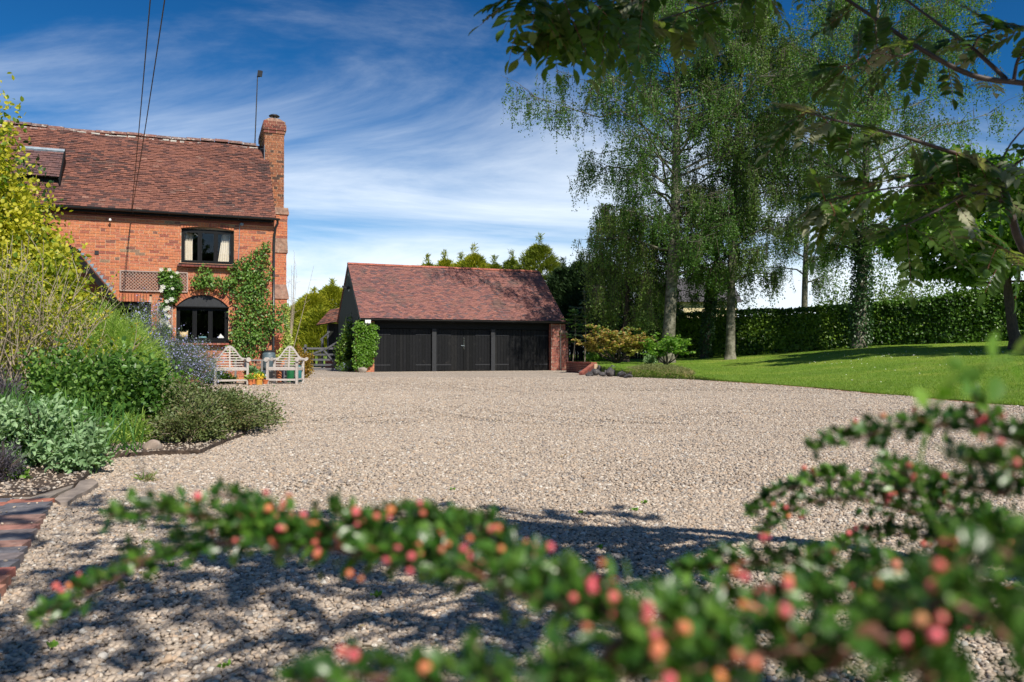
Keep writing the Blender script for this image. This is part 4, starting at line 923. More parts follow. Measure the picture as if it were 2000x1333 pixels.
# lean-to behind the gate
LO = P(640, 692, 41.5); LO.z = 0; lt = thing('lean_to_shed', 'small dark boarded lean-to with tiled roof left of the garage', 'shed', LO)
s = 41.5 / F; wL = 1.0; zt_ = H + (692 - 634) * s
st = MB(); x = 0
while x < wL: st.box(LO + Vector((x, 0, .55)), (.08, 0, 0), (0, .03 + random.uniform(0, .01), 0), (0, 0, zt_ - .5), random.random()); x += .09
st.build('boards', m_blackb, lt, kind='stuff')
mb = MB(); mb.box(LO + Vector((0, .04, .5)), (wL + .4, 0, 0), (0, 2.4, 0), (0, 0, zt_ - .5)); mb.build('wall', m_blackb, lt)
brickwork(lt, LO + Vector((-.12, -.04, 0)), Vector((1, 0, 0)), Vector((0, -1, 0)), 0, wL + .2, 0, .56, m_brickp, m_mort, thick=.1)
e0_ = LO + Vector((-.5, -.35, zt_ - .05)); upq = Vector((.45, .8, .75)); ln = upq.length; upq.normalize()
lr = link('roof', None, lt); tiles(lr, e0_, Vector((1, 0, .16)).normalized(), upq, 1.35, 1.3, m_tileh, tintf=lambda u, i: .1 + .8 * random.random())
mb = MB(); mb.box(LO + Vector((-.32, -.05, 0)), (.09, 0, 0), (0, .09, 0), (0, 0, 1.62)); mb.box(LO + Vector((-.38, -.06, 1.5)), (.5, 0, .42), (0, .06, 0), (0, 0, .09)); mb.box(LO + Vector((-.03, -.03, 0.5)), (.09, 0, 0), (0, .09, 0), (0, 0, zt_ - .5)); mb.build('porch_frame', m_gate, lt)
# five-bar gate
gD = 37.5; gt_ = thing('field_gate', 'weathered grey five-bar timber gate beside the garage', 'gate', P(632, 692, gD) - Z * H)
sc = gD / F
def gp(x, y, o_=0): return P(x, y, gD + o_)
for i, (y, x0, x1) in enumerate([(681, 591, 664), (693, 604, 668), (703, 604, 668), (713, 600, 668), (721, 592, 664)]):
    mb = MB(); a, b_ = gp(x0, y), gp(x1, y); mb.box(a - Z * .045, b_ - a, (0, .035, 0), (0, 0, .09)); mb.build('bar', m_gate, gt_)
for pts, w in (([(605, 693), (622, 687), (640, 680), (655, 671), (668, 663)], .085), ([(632, 684), (640, 693), (652, 708), (664, 722)], .075)):
    mb = MB(); pp = [gp(x, y, -.03) for x, y in pts]
    for a, b_ in zip(pp, pp[1:]): dq = (b_ - a); sd = dq.normalized().cross(Vector((0, 1, 0))) * w; mb.box(a - sd / 2, dq * 1.02, sd, (0, .03, 0))
    mb.build('brace', m_gate, gt_)
mb = MB(); a = gp(668, 730); mb.box((a.x, a.y, 0), (.14, 0, 0), (0, .14, 0), (0, 0, 1.55)); mb.build('hanging_post', m_black, gt_)
mb = MB(); a = gp(594, 730); mb.box((a.x, a.y, 0), (.1, 0, 0), (0, .1, 0), (0, 0, 1.25)); mb.build('latch_stile', m_gate, gt_)

# low brick retaining walls right of the garage
rw = thing('retaining_wall', 'low brick retaining wall between garage pillar and rockery', 'wall', G(1105, 728))
A = G(1106, 727); a2 = G(1158, 731); dxy = (a2 - A); Lw = dxy.length; ux = dxy.normalized(); nn = Vector((ux.y, -ux.x, 0)); nn = nn if nn.y < 0 else -nn
hw_ = H + (692 - 707) / F * A.y
brickwork(rw, A, ux, nn, 0, Lw, 0, hw_ - .05, m_brickd, m_mort, thick=.2)
k = int(Lw / .11)
for i in range(k): link('coping_brick', ubrick(m_brickp), rw, Matrix.Translation(A + ux * (.055 + i * .11) + Z * (hw_ - .02) - nn * .09) @ Matrix(((ux.x, nn.x, 0), (ux.y, nn.y, 0), (0, 0, 1))).to_4x4() @ Matrix.Diagonal((.1, .23, .065, 1)))
e_ = G(1134, 733); dv = (e_ - a2); Lq = dv.length; uxx = dv.normalized(); k = int(Lq / .11)
mb = MB(); sd = Vector((uxx.y, -uxx.x, 0)) * .06; mb.prism([a2 - sd, a2 + sd, e_ + sd, e_ - sd][::-1], Z * .02)
mb.add([a2 - sd, a2 + sd, e_ + sd, e_ - sd, a2 - sd + Z * (hw_ - .06), a2 + sd + Z * (hw_ - .06), e_ + sd + Z * .06, e_ - sd + Z * .06], MB.BF); mb.build('ramped_wall', m_brickd, rw)
for i in range(k):
    f_ = (i + .5) / k; M = Matrix.Translation(a2 + dv * f_ + Z * ((hw_ - .05) * (1 - f_) + .07 * f_)) @ Matrix(((uxx.x, sd.normalized().x, 0), (uxx.y, sd.normalized().y, 0), (0, 0, 1))).to_4x4() @ Matrix.Rotation(math.atan2(hw_ - .1, Lq), 4, 'Y') @ Matrix.Diagonal((.105, .13, .05, 1)); link('coping_brick', ubrick(m_brickp), rw, M)
# rockery stones
rk = [(1140, 733, .2, .16), (1152, 736, .17, .12), (1165, 735, .2, .2), (1178, 737, .16, .13), (1190, 737, .2, .22), (1202, 736, .15, .16), (1214, 739, .2, .14), (1228, 740, .22, .12), (1176, 731, .14, .24), (1344, 742, .16, .12), (1158, 730, .16, .2)]
for i, (x, y, w, h) in enumerate([(a_ + dx_, b__ - (2 if dx_ else 0), w_ * 1.6 * (.8 if dx_ else 1), h_ * (1.35 if dx_ else 1)) for a_, b__, w_, h_ in rk for dx_ in (0, 6)]):
    rock('rockery_stone', 'dark weathered rockery stones edging the gravel below coppery shrub', 'rock', G(x, y - 1) + Z * h * .6, w * .75, w * .6, h, m_rockd, 20 + i, 'rockery stones edging the gravel', rz=i)
# black fence behind
f0 = P(1092, 692, 44.0); f0.z = .3; bf = thing('board_fence', 'black vertical board fence behind the saplings beside garage', 'fence', f0); x = 0; k = 0
zf = H + (692 - 628) / F * 44.0
while x < 9.0:
    mb = MB(); mb.box(f0 + Vector((x, random.uniform(0, .01), .1)), (.135, 0, 0), (0, .022, 0), (0, 0, zf - .45 + random.uniform(-.01, .01))); mb.build('board', m_blackb if k % 2 else m_black, bf); x += .15; k += 1

# ================================================================== CHAIRS
def lutyens(label, loc, rz):
    t_ = thing('garden_chair', label, 'chair', loc, 'curved-back wooden garden chairs', rz)
    Wd, D, Ht = .86, .52, 1.03; hw = Wd / 2
    def bx(name, c, s, rot=None, par=None):
        mb = MB(); mb.cbox(c, *s, rot, random.random()); return mb.build(name, m_teak, par or t_, local=True)
    for sx in (-1, 1):
        bx('leg', (sx * (hw - .035), 0, .32), (.058, .058, .64)); bx('leg', (sx * (hw - .035), D, .32), (.058, .05, .64))
        mb = MB(); x = sx * (hw - .035)      # arm: flat rail ending in a scroll over the front leg
        mb.cbox((x, D / 2, .655), .075, D + .04, .035, None, .4); mb.lathe((0, 0, 0), [(.02, 0)], 3) if False else None
        a_ = mb.build('arm', m_teak, t_, local=True)
        mb = MB(); n = 18
        pl = [Vector((x + sx * .02 + .058 * math.cos(2 * math.pi * i / n), -.06, .655 + .058 * math.sin(2 * math.pi * i / n))) for i in range(n)]; mb.prism(pl, (0, .14, 0), .3); mb.build('scroll', m_teak, a_, local=True)
        bx('side_rail', (x, D / 2, .40), (.03, D - .05, .06)); bx('side_rail', (x, D / 2, .13), (.025, D - .05, .04))
    bx('seat_rail', (0, -.005, .405), (Wd - .12, .03, .065)); bx('stretcher', (0, 0, .12), (Wd - .12, .028, .05)); bx('seat_rail', (0, D, .39), (Wd - .12, .03, .06))
    for i in range(6): bx('seat_slat', (0, .05 + i * .082, .445), (Wd - .08, .06, .018))
    # back: swooping top rail
    def top(x):
        a = abs(x) / hw
        return .70 + (Ht - .70) * (.5 + .5 * math.cos(math.pi * min(1, a / .78))) ** .8 - .02 * max(0, a - .8) * 4
    xs = np.linspace(-hw - .05, hw + .05, 37); tilt = .13; yb = D + .0
    def bp(x, z, dy=0): return Vector((x, yb + dy + (z - .42) * tilt, z))
    mb = MB(); v = []
    for x in xs:
        z = top(x); z0_ = z - .065
        v += [bp(x, z0_), bp(x, z), bp(x, z, .032), bp(x, z0_, .032)]
    fs = []
    for i in range(len(xs) - 1):
        k = i * 4
        for j in range(4): fs.append((k + j, k + 4 + j, k + 4 + (j + 1) % 4, k + (j + 1) % 4))
    fs += [(0, 1, 2, 3), tuple(len(v) - 4 + j for j in (3, 2, 1, 0))]; mb.add(v, fs, .7); mb.build('top_rail', m_teak, t_, local=True)
    for sx in (-1, 1):
        mb = MB(); n = 16; c_ = bp(sx * (hw + .05), .672); mb.prism([c_ + Vector((.042 * math.cos(2 * math.pi * i / n), 0, .042 * math.sin(2 * math.pi * i / n))) for i in range(n)], (0, .034, 0), .4); mb.build('back_scroll', m_teak, t_, local=True)
    z = .50; i = 0
    while z < Ht - .10:
        half = hw - .03
        while top(half) - .05 < z and half > .03: half -= .01
        mb = MB(); mb.add([bp(-half, z - .012, .004), bp(half, z - .012, .004), bp(half, z + .012, .004), bp(-half, z + .012, .004), bp(-half, z - .012, .024), bp(half, z - .012, .024), bp(half, z + .012, .024), bp(-half, z + .012, .024)], [(0, 1, 2, 3), (7, 6, 5, 4), (0, 4, 5, 1), (1, 5, 6, 2), (2, 6, 7, 3), (3, 7, 4, 0)], random.random()); mb.build('back_slat', m_teak, t_, local=True); z += .068
    for x in (0,):
        mb = MB(); mb.add([bp(x - .018, .40, -.004), bp(x + .018, .40, -.004), bp(x + .018, Ht - .06, -.004), bp(x - .018, Ht - .06, -.004), bp(x - .018, .40, .03), bp(x + .018, .40, .03), bp(x + .018, Ht - .06, .03), bp(x - .018, Ht - .06, .03)], [(0, 1, 2, 3), (7, 6, 5, 4), (0, 4, 5, 1), (1, 5, 6, 2), (2, 6, 7, 3), (3, 7, 4, 0)], .5); mb.build('back_muntin', m_teak, t_, local=True)
    return t_
c1_ = G(452, 752.5); c2_ = G(551, 751)
lutyens('weathered wooden garden chair beside the blue-flowered rosemary', c1_, R(24))
lutyens('weathered wooden garden chair in front of the water butt', c2_, R(-3))
# low rail behind the chairs
a = P(408, 704.5, 21.5); b_ = P(560, 705.5, 22.3); rl = thing('wooden_rail', 'thin grey wooden rail on short posts behind the two chairs', 'rail', (a.x, a.y, 0))
mb = MB(); mb.box(a, b_ - a, (0, .04, 0), (0, 0, .035)); mb.build('rail', m_grey, rl)
for f_ in (.02, .32, .66, .97): q = a.lerp(b_, f_); mb = MB(); mb.box((q.x, q.y + .005, 0), (.05, 0, 0), (0, .03, 0), (0, 0, q.z - .001)); mb.build('post', m_grey, rl)

# water butt
q = G(525, 746.5); q.x = P(525, 692, q.y).x
wb = thing('water_butt', 'slate grey barrel water butt at the house corner', 'water butt', q)
m_butt = simple('butt_plastic', [(.09, .13, .15)], .45, 10, .4, .3, .004, tinted=False, dirt=((.3, .34, .33), 6, .55, .5))
mb = MB(); mb.lathe(q, [(.2, 0), (.21, .3), (.2, .34)], 20); mb.build('stand', m_dark, wb)
mb = MB(); prof = [(.165, .34), (.18, .42), (.188, .44), (.19, .6), (.195, .62), (.188, .64), (.186, .8), (.178, .82), (.17, .86)]; mb.lathe(q, prof, 24); mb.build('barrel', m_butt, wb, smooth=True)
mb = MB(); mb.lathe(q, [(.185, .86), (.185, .885), (.12, .91), (.02, .915)], 24); mb.build('lid', m_dark, wb)
# gas cylinders / bins behind the right chair
def canister(label, cat, px, y, r_, h, m_, name):
    q = G(px, y); t_ = thing(name, label, cat, q); mb = MB(); mb.lathe(q, [(r_ * .9, 0), (r_, .03), (r_, h * .8), (r_ * .85, h * .93), (r_ * .3, h)], 16); mb.build('body', m_, t_, smooth=True)
    mb = MB(); mb.lathe(q + Z * h, [(r_ * .25, -.02), (r_ * .3, .02), (r_ * .1, .05)], 10); mb.build('top', m_dark, t_)
m_gr = simple('green_plastic', [(.01, .12, .04)], .4, 8, .2, .1, .001, tinted=False); m_tl = simple('teal_plastic', [(.02, .14, .14)], .4, 8, .2, .1, .001, tinted=False); m_gy = simple('grey_pot', [(.16, .17, .2)], .6, 12, .5, .4, .004, tinted=False)
canister('green plastic bin behind the right garden chair', 'bin', 567, 747, .11, .45, m_gr, 'plastic_bin')
canister('teal container beside the right chair back leg', 'bin', 583, 748, .11, .48, m_tl, 'plastic_container')
canister('mottled grey urn behind the right garden chair', 'urn', 554, 747, .11, .44, m_gy, 'garden_urn')
canister('short brown jar between the urn and right chair leg', 'jar', 546, 748, .06, .36, m_terra, 'garden_jar')
# pots
def pot(label, px, y, r_, h, m_, plant, leafm, flowm=None, nl=200, ls=.09, spread=.2, blade=False):
    q = G(px, y); t_ = thing('plant_pot', label, 'plant pot', q, 'plant pots between the chairs')
    mb = MB(); mb.lathe(q, [(r_ * .68, 0), (r_ * .92, h * .84), (r_ * 1.06, h * .84), (r_ * 1.06, h), (r_ * .95, h), (r_ * .9, h * .9)], 20); mb.build('pot', m_, t_)
    mb = MB(); mb.lathe(q + Z * h * .88, [(r_ * .88, 0), (r_ * .88, .008)], 14); mb.build('compost', m_soil, t_)
    if nl:
        dr_ = rdir(nl); dr_[:, 2] = np.abs(dr_[:, 2]) * .9 + .25; p = np.array(q + Z * h * .9) + dr_ * rng.uniform(.0, spread, (nl, 1)) * np.array([1, 1, .9])
        leaves(plant, p, dr_ + rng.normal(0, .25, (nl, 3)), rng.uniform(.6, 1.1, nl) * ls, leafm, t_, BLADE if blade else WIDE, kind='stuff')
    if flowm:
        n = 90; dr_ = rdir(n); dr_[:, 2] = np.abs(dr_[:, 2]); p = np.array(q + Z * (h * .95)) + dr_ * spread * np.array([1, 1, .85])
        leaves('flowers', p, rdir(n), .045, flowm, t_, WIDE, kind='stuff')
pot('wide terracotta pot of grey-green succulent leaves between the chairs', 491, 751, .17, .30, m_terra, 'succulent', m_lsage, None, 160, .2, .06, False)
pot('terracotta pot crowded with yellow flowers between the chairs', 506, 752.5, .11, .2, simple('pot_ochre', [(.6, .3, .05)], .8, 20, .2, tinted=False), 'foliage', m_lgreen, m_yfl, 160, .06, .14)
pot('small brown pot with pale green leaves before the succulent pot', 489, 753, .07, .15, m_terra, 'foliage', m_lfluff, None, 120, .07, .13)
pot('little squat orange empty pot beside right chair leg', 518.5, 751, .08, .12, m_terra, 'foliage', m_lgreen, None, 0)
q = G(516, 750) + Z * .28; mb = MB(); mb.cbox(q, .08, .01, .16, Matrix.Rotation(-.15, 3, 'Y')); tag(mb.build('plant_label', simple('pale_blue_card', [(.55, .68, .8)], .5, 10, .1, tinted=False)), 'white and pale blue plant label standing in pots', 'label'); mb = MB()

# ================================================================== PLANTS
def tubes_np(segs, name, m_, parent, n=4, kind=None):
    mb = MB()
    for pts, rad in segs: mb.tube(pts, rad, n, random.random() * .99, cap=False)
    return mb.build(name, m_, parent, smooth=True, kind=kind)
def bush(name, label, cat, base, rx, ry, rz, nst, nl, ls, lm, shape=WIDE, stemm=m_bark, up=.4, inner=.45, droop=0., lean=(0, 0), group=None, zc=.0, stem_r=.012, flow=None, flow_n=0, flow_s=.03, outd=.5, tight=1., fl_in=.8, nstub=None, lump=.35, parent=None, wisp=0):
    t_ = parent or thing(name, label, cat, base, group)
    base = np.array(base)
    dr = rdir(nst); dr[:, 2] = np.abs(dr[:, 2]); dr = nrm(dr + np.array([0, 0, .15]))
    lum = 1 - lump + lump * 2 * lumpy(dr, 2.4, nst)
    ends = base + np.array([lean[0], lean[1], zc]) + dr * np.array([rx, ry, rz]) * (lum * rng.uniform(.85, 1.08, nst))[:, None]
    mids = base + (ends - base) * .5 + np.array([0, 0, .12 * rz])
    segs = []
    for i in range(min(nst, nstub or 40)):
        a, m_, e = Vector(base + rng.normal(0, .05 * rx, 3) * [1, 1, 0]), Vector(mids[i]), Vector(ends[i]); segs.append(([a, a.lerp(m_, .6), m_, m_.lerp(e, .6) , e - Z * droop * .3], [stem_r, stem_r * .8, stem_r * .6, stem_r * .4, stem_r * .2]))
    tubes_np(segs, 'stems', stemm, t_)
    per = nl // nst; s = rng.uniform(inner, 1.02, (nst, per)) ** .8
    A = base[None, None]; Mm = mids[:, None]; Ee = ends[:, None]; s3 = s[..., None]
    p = (1 - s3) ** 2 * A + 2 * s3 * (1 - s3) * Mm + s3 ** 2 * Ee
    j = rng.normal(0, 1, p.shape) * np.array([rx, ry, rz]) * .075 * tight; p = p + j
    p[..., 2] -= droop * s ** 2
    tan = nrm((ends - mids))[:, None] + np.zeros_like(p)
    p = p.reshape(-1, 3); tan = tan.reshape(-1, 3)
    p[:, 2] = np.maximum(p[:, 2], base[2] + .01 + rng.random(len(p)) * .03)
    dd = tan * outd + rng.normal(0, .6, p.shape); dd[:, 2] -= droop * .5
    tn = np.clip(.25 + .5 * lumpy(p, 2.5 / max(rx, .3)) * .8 + rng.normal(0, .18, len(p)), 0, .99)
    leaves('foliage', p, dd, rng.uniform(.65, 1.2, len(p)) * ls, lm, t_, shape, up=up, tint=tn)
    if flow is not None:
        k = rng.integers(0, len(p), flow_n); q = p[k] + rng.normal(0, ls * .5, (flow_n, 3)); ctr = base + np.array([0, 0, rz * .3]); q = q + nrm(q - ctr) * ls * fl_in
        leaves('flowers', q, rdir(flow_n), rng.uniform(.7, 1.2, flow_n) * flow_s, flow, t_, WIDE, kind='stuff')
    return t_
def Gb(px, d, z=.03): return Vector(((px - CX) / F * d, d, z))
# --- left bed
# golden shrub (big)
gs = bush('golden_shrub', 'tall golden-leaved shrub rising at the left against the roof', 'shrub', Gb(-25, 12.5), 1.55, 1.2, 4.1, 340, 46000, .08, m_lgold, inner=.35, stem_r=.03, tight=.9, lump=.22, nstub=60)
bush('golden_shrub', '', '', Gb(80, 11.4), .72, .7, 1.9, 180, 15000, .085, m_lgold, inner=.3, stem_r=.02, parent=gs, tight=1.3)
bush('dark_evergreen', 'dark green evergreen shrub behind the golden one at left', 'shrub', Gb(0, 13.6), 1.2, .8, 3.5, 120, 9000, .09, m_livyd, inner=.3, stem_r=.03)
# twiggy half-bare shrub in front
tw = thing('twiggy_shrub', 'half-bare upright shrub of pale twigs before the golden foliage', 'shrub', Gb(20, 9.2)); segs = []; lp = []; ld = []
for i in range(95):
    b0 = Gb(random.uniform(-60, 80), 9.2 + random.uniform(-.5, .5)); an_ = random.gauss(.25, .42); hh = random.uniform(1.2, 2.2) * (1 - .15 * abs(an_)); tp = b0 + Vector((math.sin(an_) * hh * .85, random.uniform(-.45, .45), math.cos(an_) * hh))
    pts = [b0.lerp(tp, s) + Vector((random.uniform(-.03, .03) + math.sin(an_) * .15 * s * (s - 1) * -2, random.uniform(-.03, .03), .12 * math.sin(math.pi * s) * abs(math.sin(an_)))) for s in (0, .25, .5, .75, 1)]
    segs.append((pts, [.009, .0075, .006, .0045, .002]))
    for _ in range(6):
        s = random.uniform(.35, .95); k = min(3, int(s * 4)); q = pts[k].lerp(pts[k + 1], s * 4 - k); e = q + Vector((random.gauss(0, .14), random.gauss(0, .12), random.uniform(.1, .35))); segs.append(([q, q.lerp(e, .5) + Vector((.01, 0, .01)), e], [.004, .003, .0015]))
        for _k in range(12): lp.append(q.lerp(e, random.uniform(.3, 1)) + Vector((random.gauss(0, .02),) * 3)); ld.append(Vector((random.gauss(0, 1), random.gauss(0, 1), .8)))
tubes_np(segs, 'twigs', m_twig, tw)
leaves('foliage', np.array(lp), np.array(ld), rng.uniform(.02, .045, len(lp)), m_lgold, tw, WIDE)
# feathery bright shrub
bush('feathery_shrub', 'rounded feathery lime-green shrub right of the twiggy shrub', 'shrub', Gb(228, 11.8), .68, .7, 1.4, 260, 38000, .05, m_lfluff, NEEDLE, inner=.5, tight=1.1, lump=.18, up=0, outd=1.2)
bush('leafy_shrub', 'mid green leafy shrub filling below the feathery one', 'shrub', Gb(175, 9.6), .5, .45, .55, 120, 5000, .06, m_lgreen, inner=.4, tight=1.2)
# rosemary
bush('rosemary', 'blue-flowered rosemary bush beside the left garden chair', 'rosemary', Gb(350, 19.2), 1.05, .7, 1.25, 300, 20000, .055, m_lrosem, NEEDLE, inner=.35, flow=m_blue, flow_n=5000, flow_s=.034, up=0, outd=1.5, tight=.8)
bush('rosemary', 'taller blue-flowered rosemary standing in front of the doorway', 'rosemary', Gb(285, 18.6), .72, .5, 1.85, 180, 14000, .055, m_lrosem, NEEDLE, inner=.45, flow=m_blue, flow_n=3000, flow_s=.034, up=0, outd=1.5, tight=.7, lump=.25)
bush('rosemary', 'paler rosemary bush between feathery shrub and the wall', 'rosemary', Gb(318, 18.6), .75, .5, 1.35, 150, 12000, .055, m_lrosem, NEEDLE, inner=.35, flow=m_blue, flow_n=1800, flow_s=.04, up=0, outd=1.5, tight=.9)
bush('green_clump', 'low bright green clump under the left garden chair', 'plant', Gb(425, 21.4), .6, .25, .3, 60, 2500, .06, m_lgreen, inner=.2)
# rose bush
bush('rose_bush', 'glossy green rose bush with upright stems in the front bed', 'rose bush', Gb(240, 7.8), .52, .42, .78, 140, 7200, .055, m_lrose, WIDE, inner=.4, tight=1.3, flow=m_wfl, flow_n=6, flow_s=.04)
bush('rose_bush', 'lower leafy rose bush behind the sage plant', 'rose bush', Gb(140, 7.6), .55, .4, .78, 140, 7200, .05, m_lrose, WIDE, inner=.4, tight=1.3)
bush('perennial_clump', 'light green perennial clump between rose bush and prostrate shrub', 'plant', Gb(318, 8.2), .42, .35, .5, 120, 6500, .035, m_lgreen, WIDE, inner=.3, tight=1.3)
bush('white_flowers', 'clump of white flowers with silvery leaves behind prostrate shrub', 'flowers', Gb(352, 10.6), .5, .3, .36, 90, 3500, .04, m_lsage, WIDE, inner=.3, flow=m_wfl, flow_n=420, flow_s=.04)
bush('lily_clump', 'narrow-leaved green clump along the bed edge stones', 'plant', Gb(265, 7.05), .32, .22, .2, 60, 1400, .10, m_lfluff, BLADE, inner=.1, tight=1.2, outd=1.5)
# prostrate dark cotoneaster
ps = bush('prostrate_shrub', 'spreading dark brown-green shrub overhanging the gravel edge', 'shrub', Gb(415, 7.9), .62, .68, .44, 260, 15000, .026, m_lpros, WIDE, inner=.35, tight=1.0, stemm=m_twig, stem_r=.006, outd=1.5, lump=.42, nstub=160)
bush('prostrate_shrub', '', '', Gb(450, 8.9), .48, .55, .34, 160, 8000, .026, m_lpros, WIDE, inner=.35, tight=1.1, stemm=m_twig, stem_r=.005, parent=ps, outd=1.5, nstub=80)
bush('prostrate_shrub', '', '', Gb(375, 7.0), .34, .35, .36, 120, 5000, .026, m_lpros, WIDE, inner=.3, tight=1.1, stemm=m_twig, stem_r=.005, parent=ps, outd=1.5)
# sage
bush('sage_plant', 'grey-green sage plant with broad leaves at the left edge', 'sage', Gb(88, 5.55), .34, .30, .42, 240, 3300, .052, m_lsage, SAGE, inner=.45, tight=1.0, up=1.0)
bush('sage_plant', 'smaller grey-green sage mound nearest the gravel corner', 'sage', Gb(160, 5.3), .17, .2, .24, 120, 2200, .05, m_lsage, SAGE, inner=.35, tight=1.0, up=1.0)
bush('sage_plant', 'grey-green sage mound cut by the left picture edge', 'sage', Gb(20, 5.5), .3, .3, .38, 160, 3200, .055, m_lsage, SAGE, inner=.45, tight=1.0, up=1.0)
# blade leaved clumps
def blades(label, px, d, n, h, spread, lm=m_liris, name='blade_clump', rad=.18, w=1.0):
    b0 = np.array(Gb(px, d)); t_ = thing(name, label, 'plant', tuple(b0))
    p = b0 + rng.normal(0, rad, (n, 3)) * [1, .7, 0]; dd = np.stack([rng.normal(0, spread, n), rng.normal(0, spread, n), np.ones(n)], 1)
    sh = (BLADE[0] * np.array([w, 1, 1]), BLADE[1])
    leaves('leaf_blades', p, dd, rng.uniform(.6, 1.1, n) * h, lm, t_, sh, kind='stuff', up=0)
blades('clump of upright green sword leaves behind the sage', 100, 6.2, 380, .46, .38, rad=.26, w=.5)
blades('green sword-leaved clump leaning over the sage at right', 135, 5.8, 220, .38, .5, rad=.14, w=.5)
blades('green sword-leaved clump at the far left edge', 10, 6.4, 340, .5, .3, rad=.2, w=.6)
bush('lavender_plant', 'dark purplish foliage plant low at left edge by pavers', 'plant', Gb(8, 4.85), .13, .15, .2, 100, 2200, .03, m_lpurp, NEEDLE, inner=.2, outd=1.2)
bush('purple_foliage', 'dark purple-leaved plant beneath the twiggy shrub', 'plant', Gb(-5, 7.2), .22, .3, .6, 140, 3000, .05, m_lpurp, NEEDLE, inner=.4, outd=1.2)
bush('green_weed', 'small fresh green weed beside the dark lavender', 'plant', Gb(32, 4.9), .08, .08, .08, 20, 260, .03, m_lgreen, WIDE, inner=.1)
for i, (x, y, s) in enumerate([(280, 938, .05), (292, 942, .05)]):
    b0 = np.array(G(x, y)); n = 36; dd = np.stack([rng.normal(0, 1, n), rng.normal(0, .6, n), np.ones(n) * .7], 1); leaves('grass_tuft', b0 + rng.normal(0, .01, (n, 3)) * [1, 1, 0], dd, rng.uniform(.04, .1, n), m_cgrass if i else m_blade, None, BLADE); tag(bpy.data.objects[[k for k in WM][-1]], 'sparse dry grass tuft in the gravel near bed', 'grass tuft', 'grass tufts in the gravel')
n = 260; d = rng.uniform(2.2, 13, n); x = rng.uniform(-.65, .65, n) * d; ok = ~in_poly(x, d, bed); x, d = x[ok], d[ok]; n = len(x)
leaves('leaf_litter', np.stack([x, d, np.full(n, .02)], 1), rng.normal(0, 1, (n, 3)) * [1, 1, .15], rng.uniform(.012, .03, n), leafmat('dry_leaf', [(.12, .07, .03), (.25, .16, .07), (.3, .24, .12)], .8, .1), None, WIDE, up=2.5, kind='stuff')
# tiny weeds in the gravel
px_ = [(735, 1170), (1172, 1075), (285, 1065), (440, 1310), (1000, 1080), (105, 1270), (1240, 1000), (1135, 1005), (1260, 985), (885, 960), (940, 1035), (330, 1112)]
for x, y in px_:
    b0 = np.array(G(x, y)); n = 14; dd = np.stack([rng.normal(0, .8, n), rng.normal(0, .8, n), np.ones(n)], 1)
    o = leaves('gravel_weed', b0 + rng.normal(0, .006, (n, 3)) * [1, 1, 0] + [0, 0, .008], dd, rng.uniform(.008, .02, n), m_lgreen, None, WIDE); tag(o, 'tiny green weed seedling growing through the gravel', 'weed', 'weed seedlings in the gravel')

# --- climbers on the house
def climber(name, label, blobs, n, ls, lm, O, vo=(-.05, -.28), stems=(), shape=WIDE, flowers=None, pl=plane_uz, stemm=m_bark, sr=.018, hang=.25):
    P0 = []; ws = np.array([b_[2] ** 2 for b_ in blobs], float); ws /= ws.sum(); idx = rng.choice(len(blobs), n, p=ws)
    a = rng.uniform(0, 2 * math.pi, n); r_ = np.sqrt(rng.random(n)) ; out = []
    t_ = thing(name, label, 'climber', O)
    for i in range(n):
        bx_, by_, br = blobs[idx[i]][:3]; k = r_[i] * br * (.95 + .35 * math.sin(a[i] * 5 + idx[i]) * math.sin(a[i] * 2 + 1))
        x, y = bx_ + math.cos(a[i]) * k, by_ + math.sin(a[i]) * k
        v_ = vo[0] + (vo[1] - vo[0]) * random.random() * math.sqrt(max(.05, 1 - r_[i] ** 2)); u_, z_ = pl(x, y, O, v_); out.append(O + U * u_ + B * v_ + Z * max(z_, .02))
    p = np.array(out); dd = rng.normal(0, .6, p.shape) + np.array(Nf) * .5 + np.array([0, 0, -hang]); nn_ = rng.normal(0, .6, p.shape) + np.array(Nf) * .8 + np.array([0, 0, .5])
    leaves('foliage', p, dd, rng.uniform(.65, 1.2, n) * ls, lm, t_, shape, nrmv=nn_, tint=np.clip(.6 * lumpy(p, 5) + rng.random(n) * .4, 0, .99))
    for st_ in stems:
        pts = []
        for x, y in st_: u_, z_ = pl(x, y, O, -.04); pts.append(O + U * u_ + Nf * .04 + Z * max(z_, 0))
        mb = MB(); mb.tube(pts, [sr * (1 - .6 * i / (len(pts) - 1)) for i in range(len(pts))], 6); mb.build('stem', stemm, t_, smooth=True)
    return t_
climber('climbing_rose', 'large climbing rose trained over the brick around lower window',
        [(398, 537, 20), (412, 552, 20), (385, 552, 14), (436, 556, 16), (452, 550, 14), (470, 525, 22), (480, 545, 28), (462, 570, 16), (500, 515, 24), (512, 495, 17), (520, 482, 11), (522, 530, 14), (498, 560, 26), (478, 590, 20), (508, 590, 22), (505, 620, 28), (470, 618, 20), (540, 610, 22), (545, 630, 18), (530, 640, 20), (480, 650, 30), (505, 665, 24), (460, 655, 17), (456, 680, 13), (470, 690, 16), (488, 690, 14), (395, 555, 10), (516, 545, 14)],
        5000, .072, m_lrose, HO, stems=[[(478, 745), (480, 700), (492, 680), (506, 650), (512, 620)], [(483, 745), (478, 690), (468, 640), (460, 600), (437, 568), (420, 556)], [(478, 700), (490, 640), (505, 560), (515, 500)], [(520, 700), (524, 678), (540, 640)]], vo=(-.04, -.34))
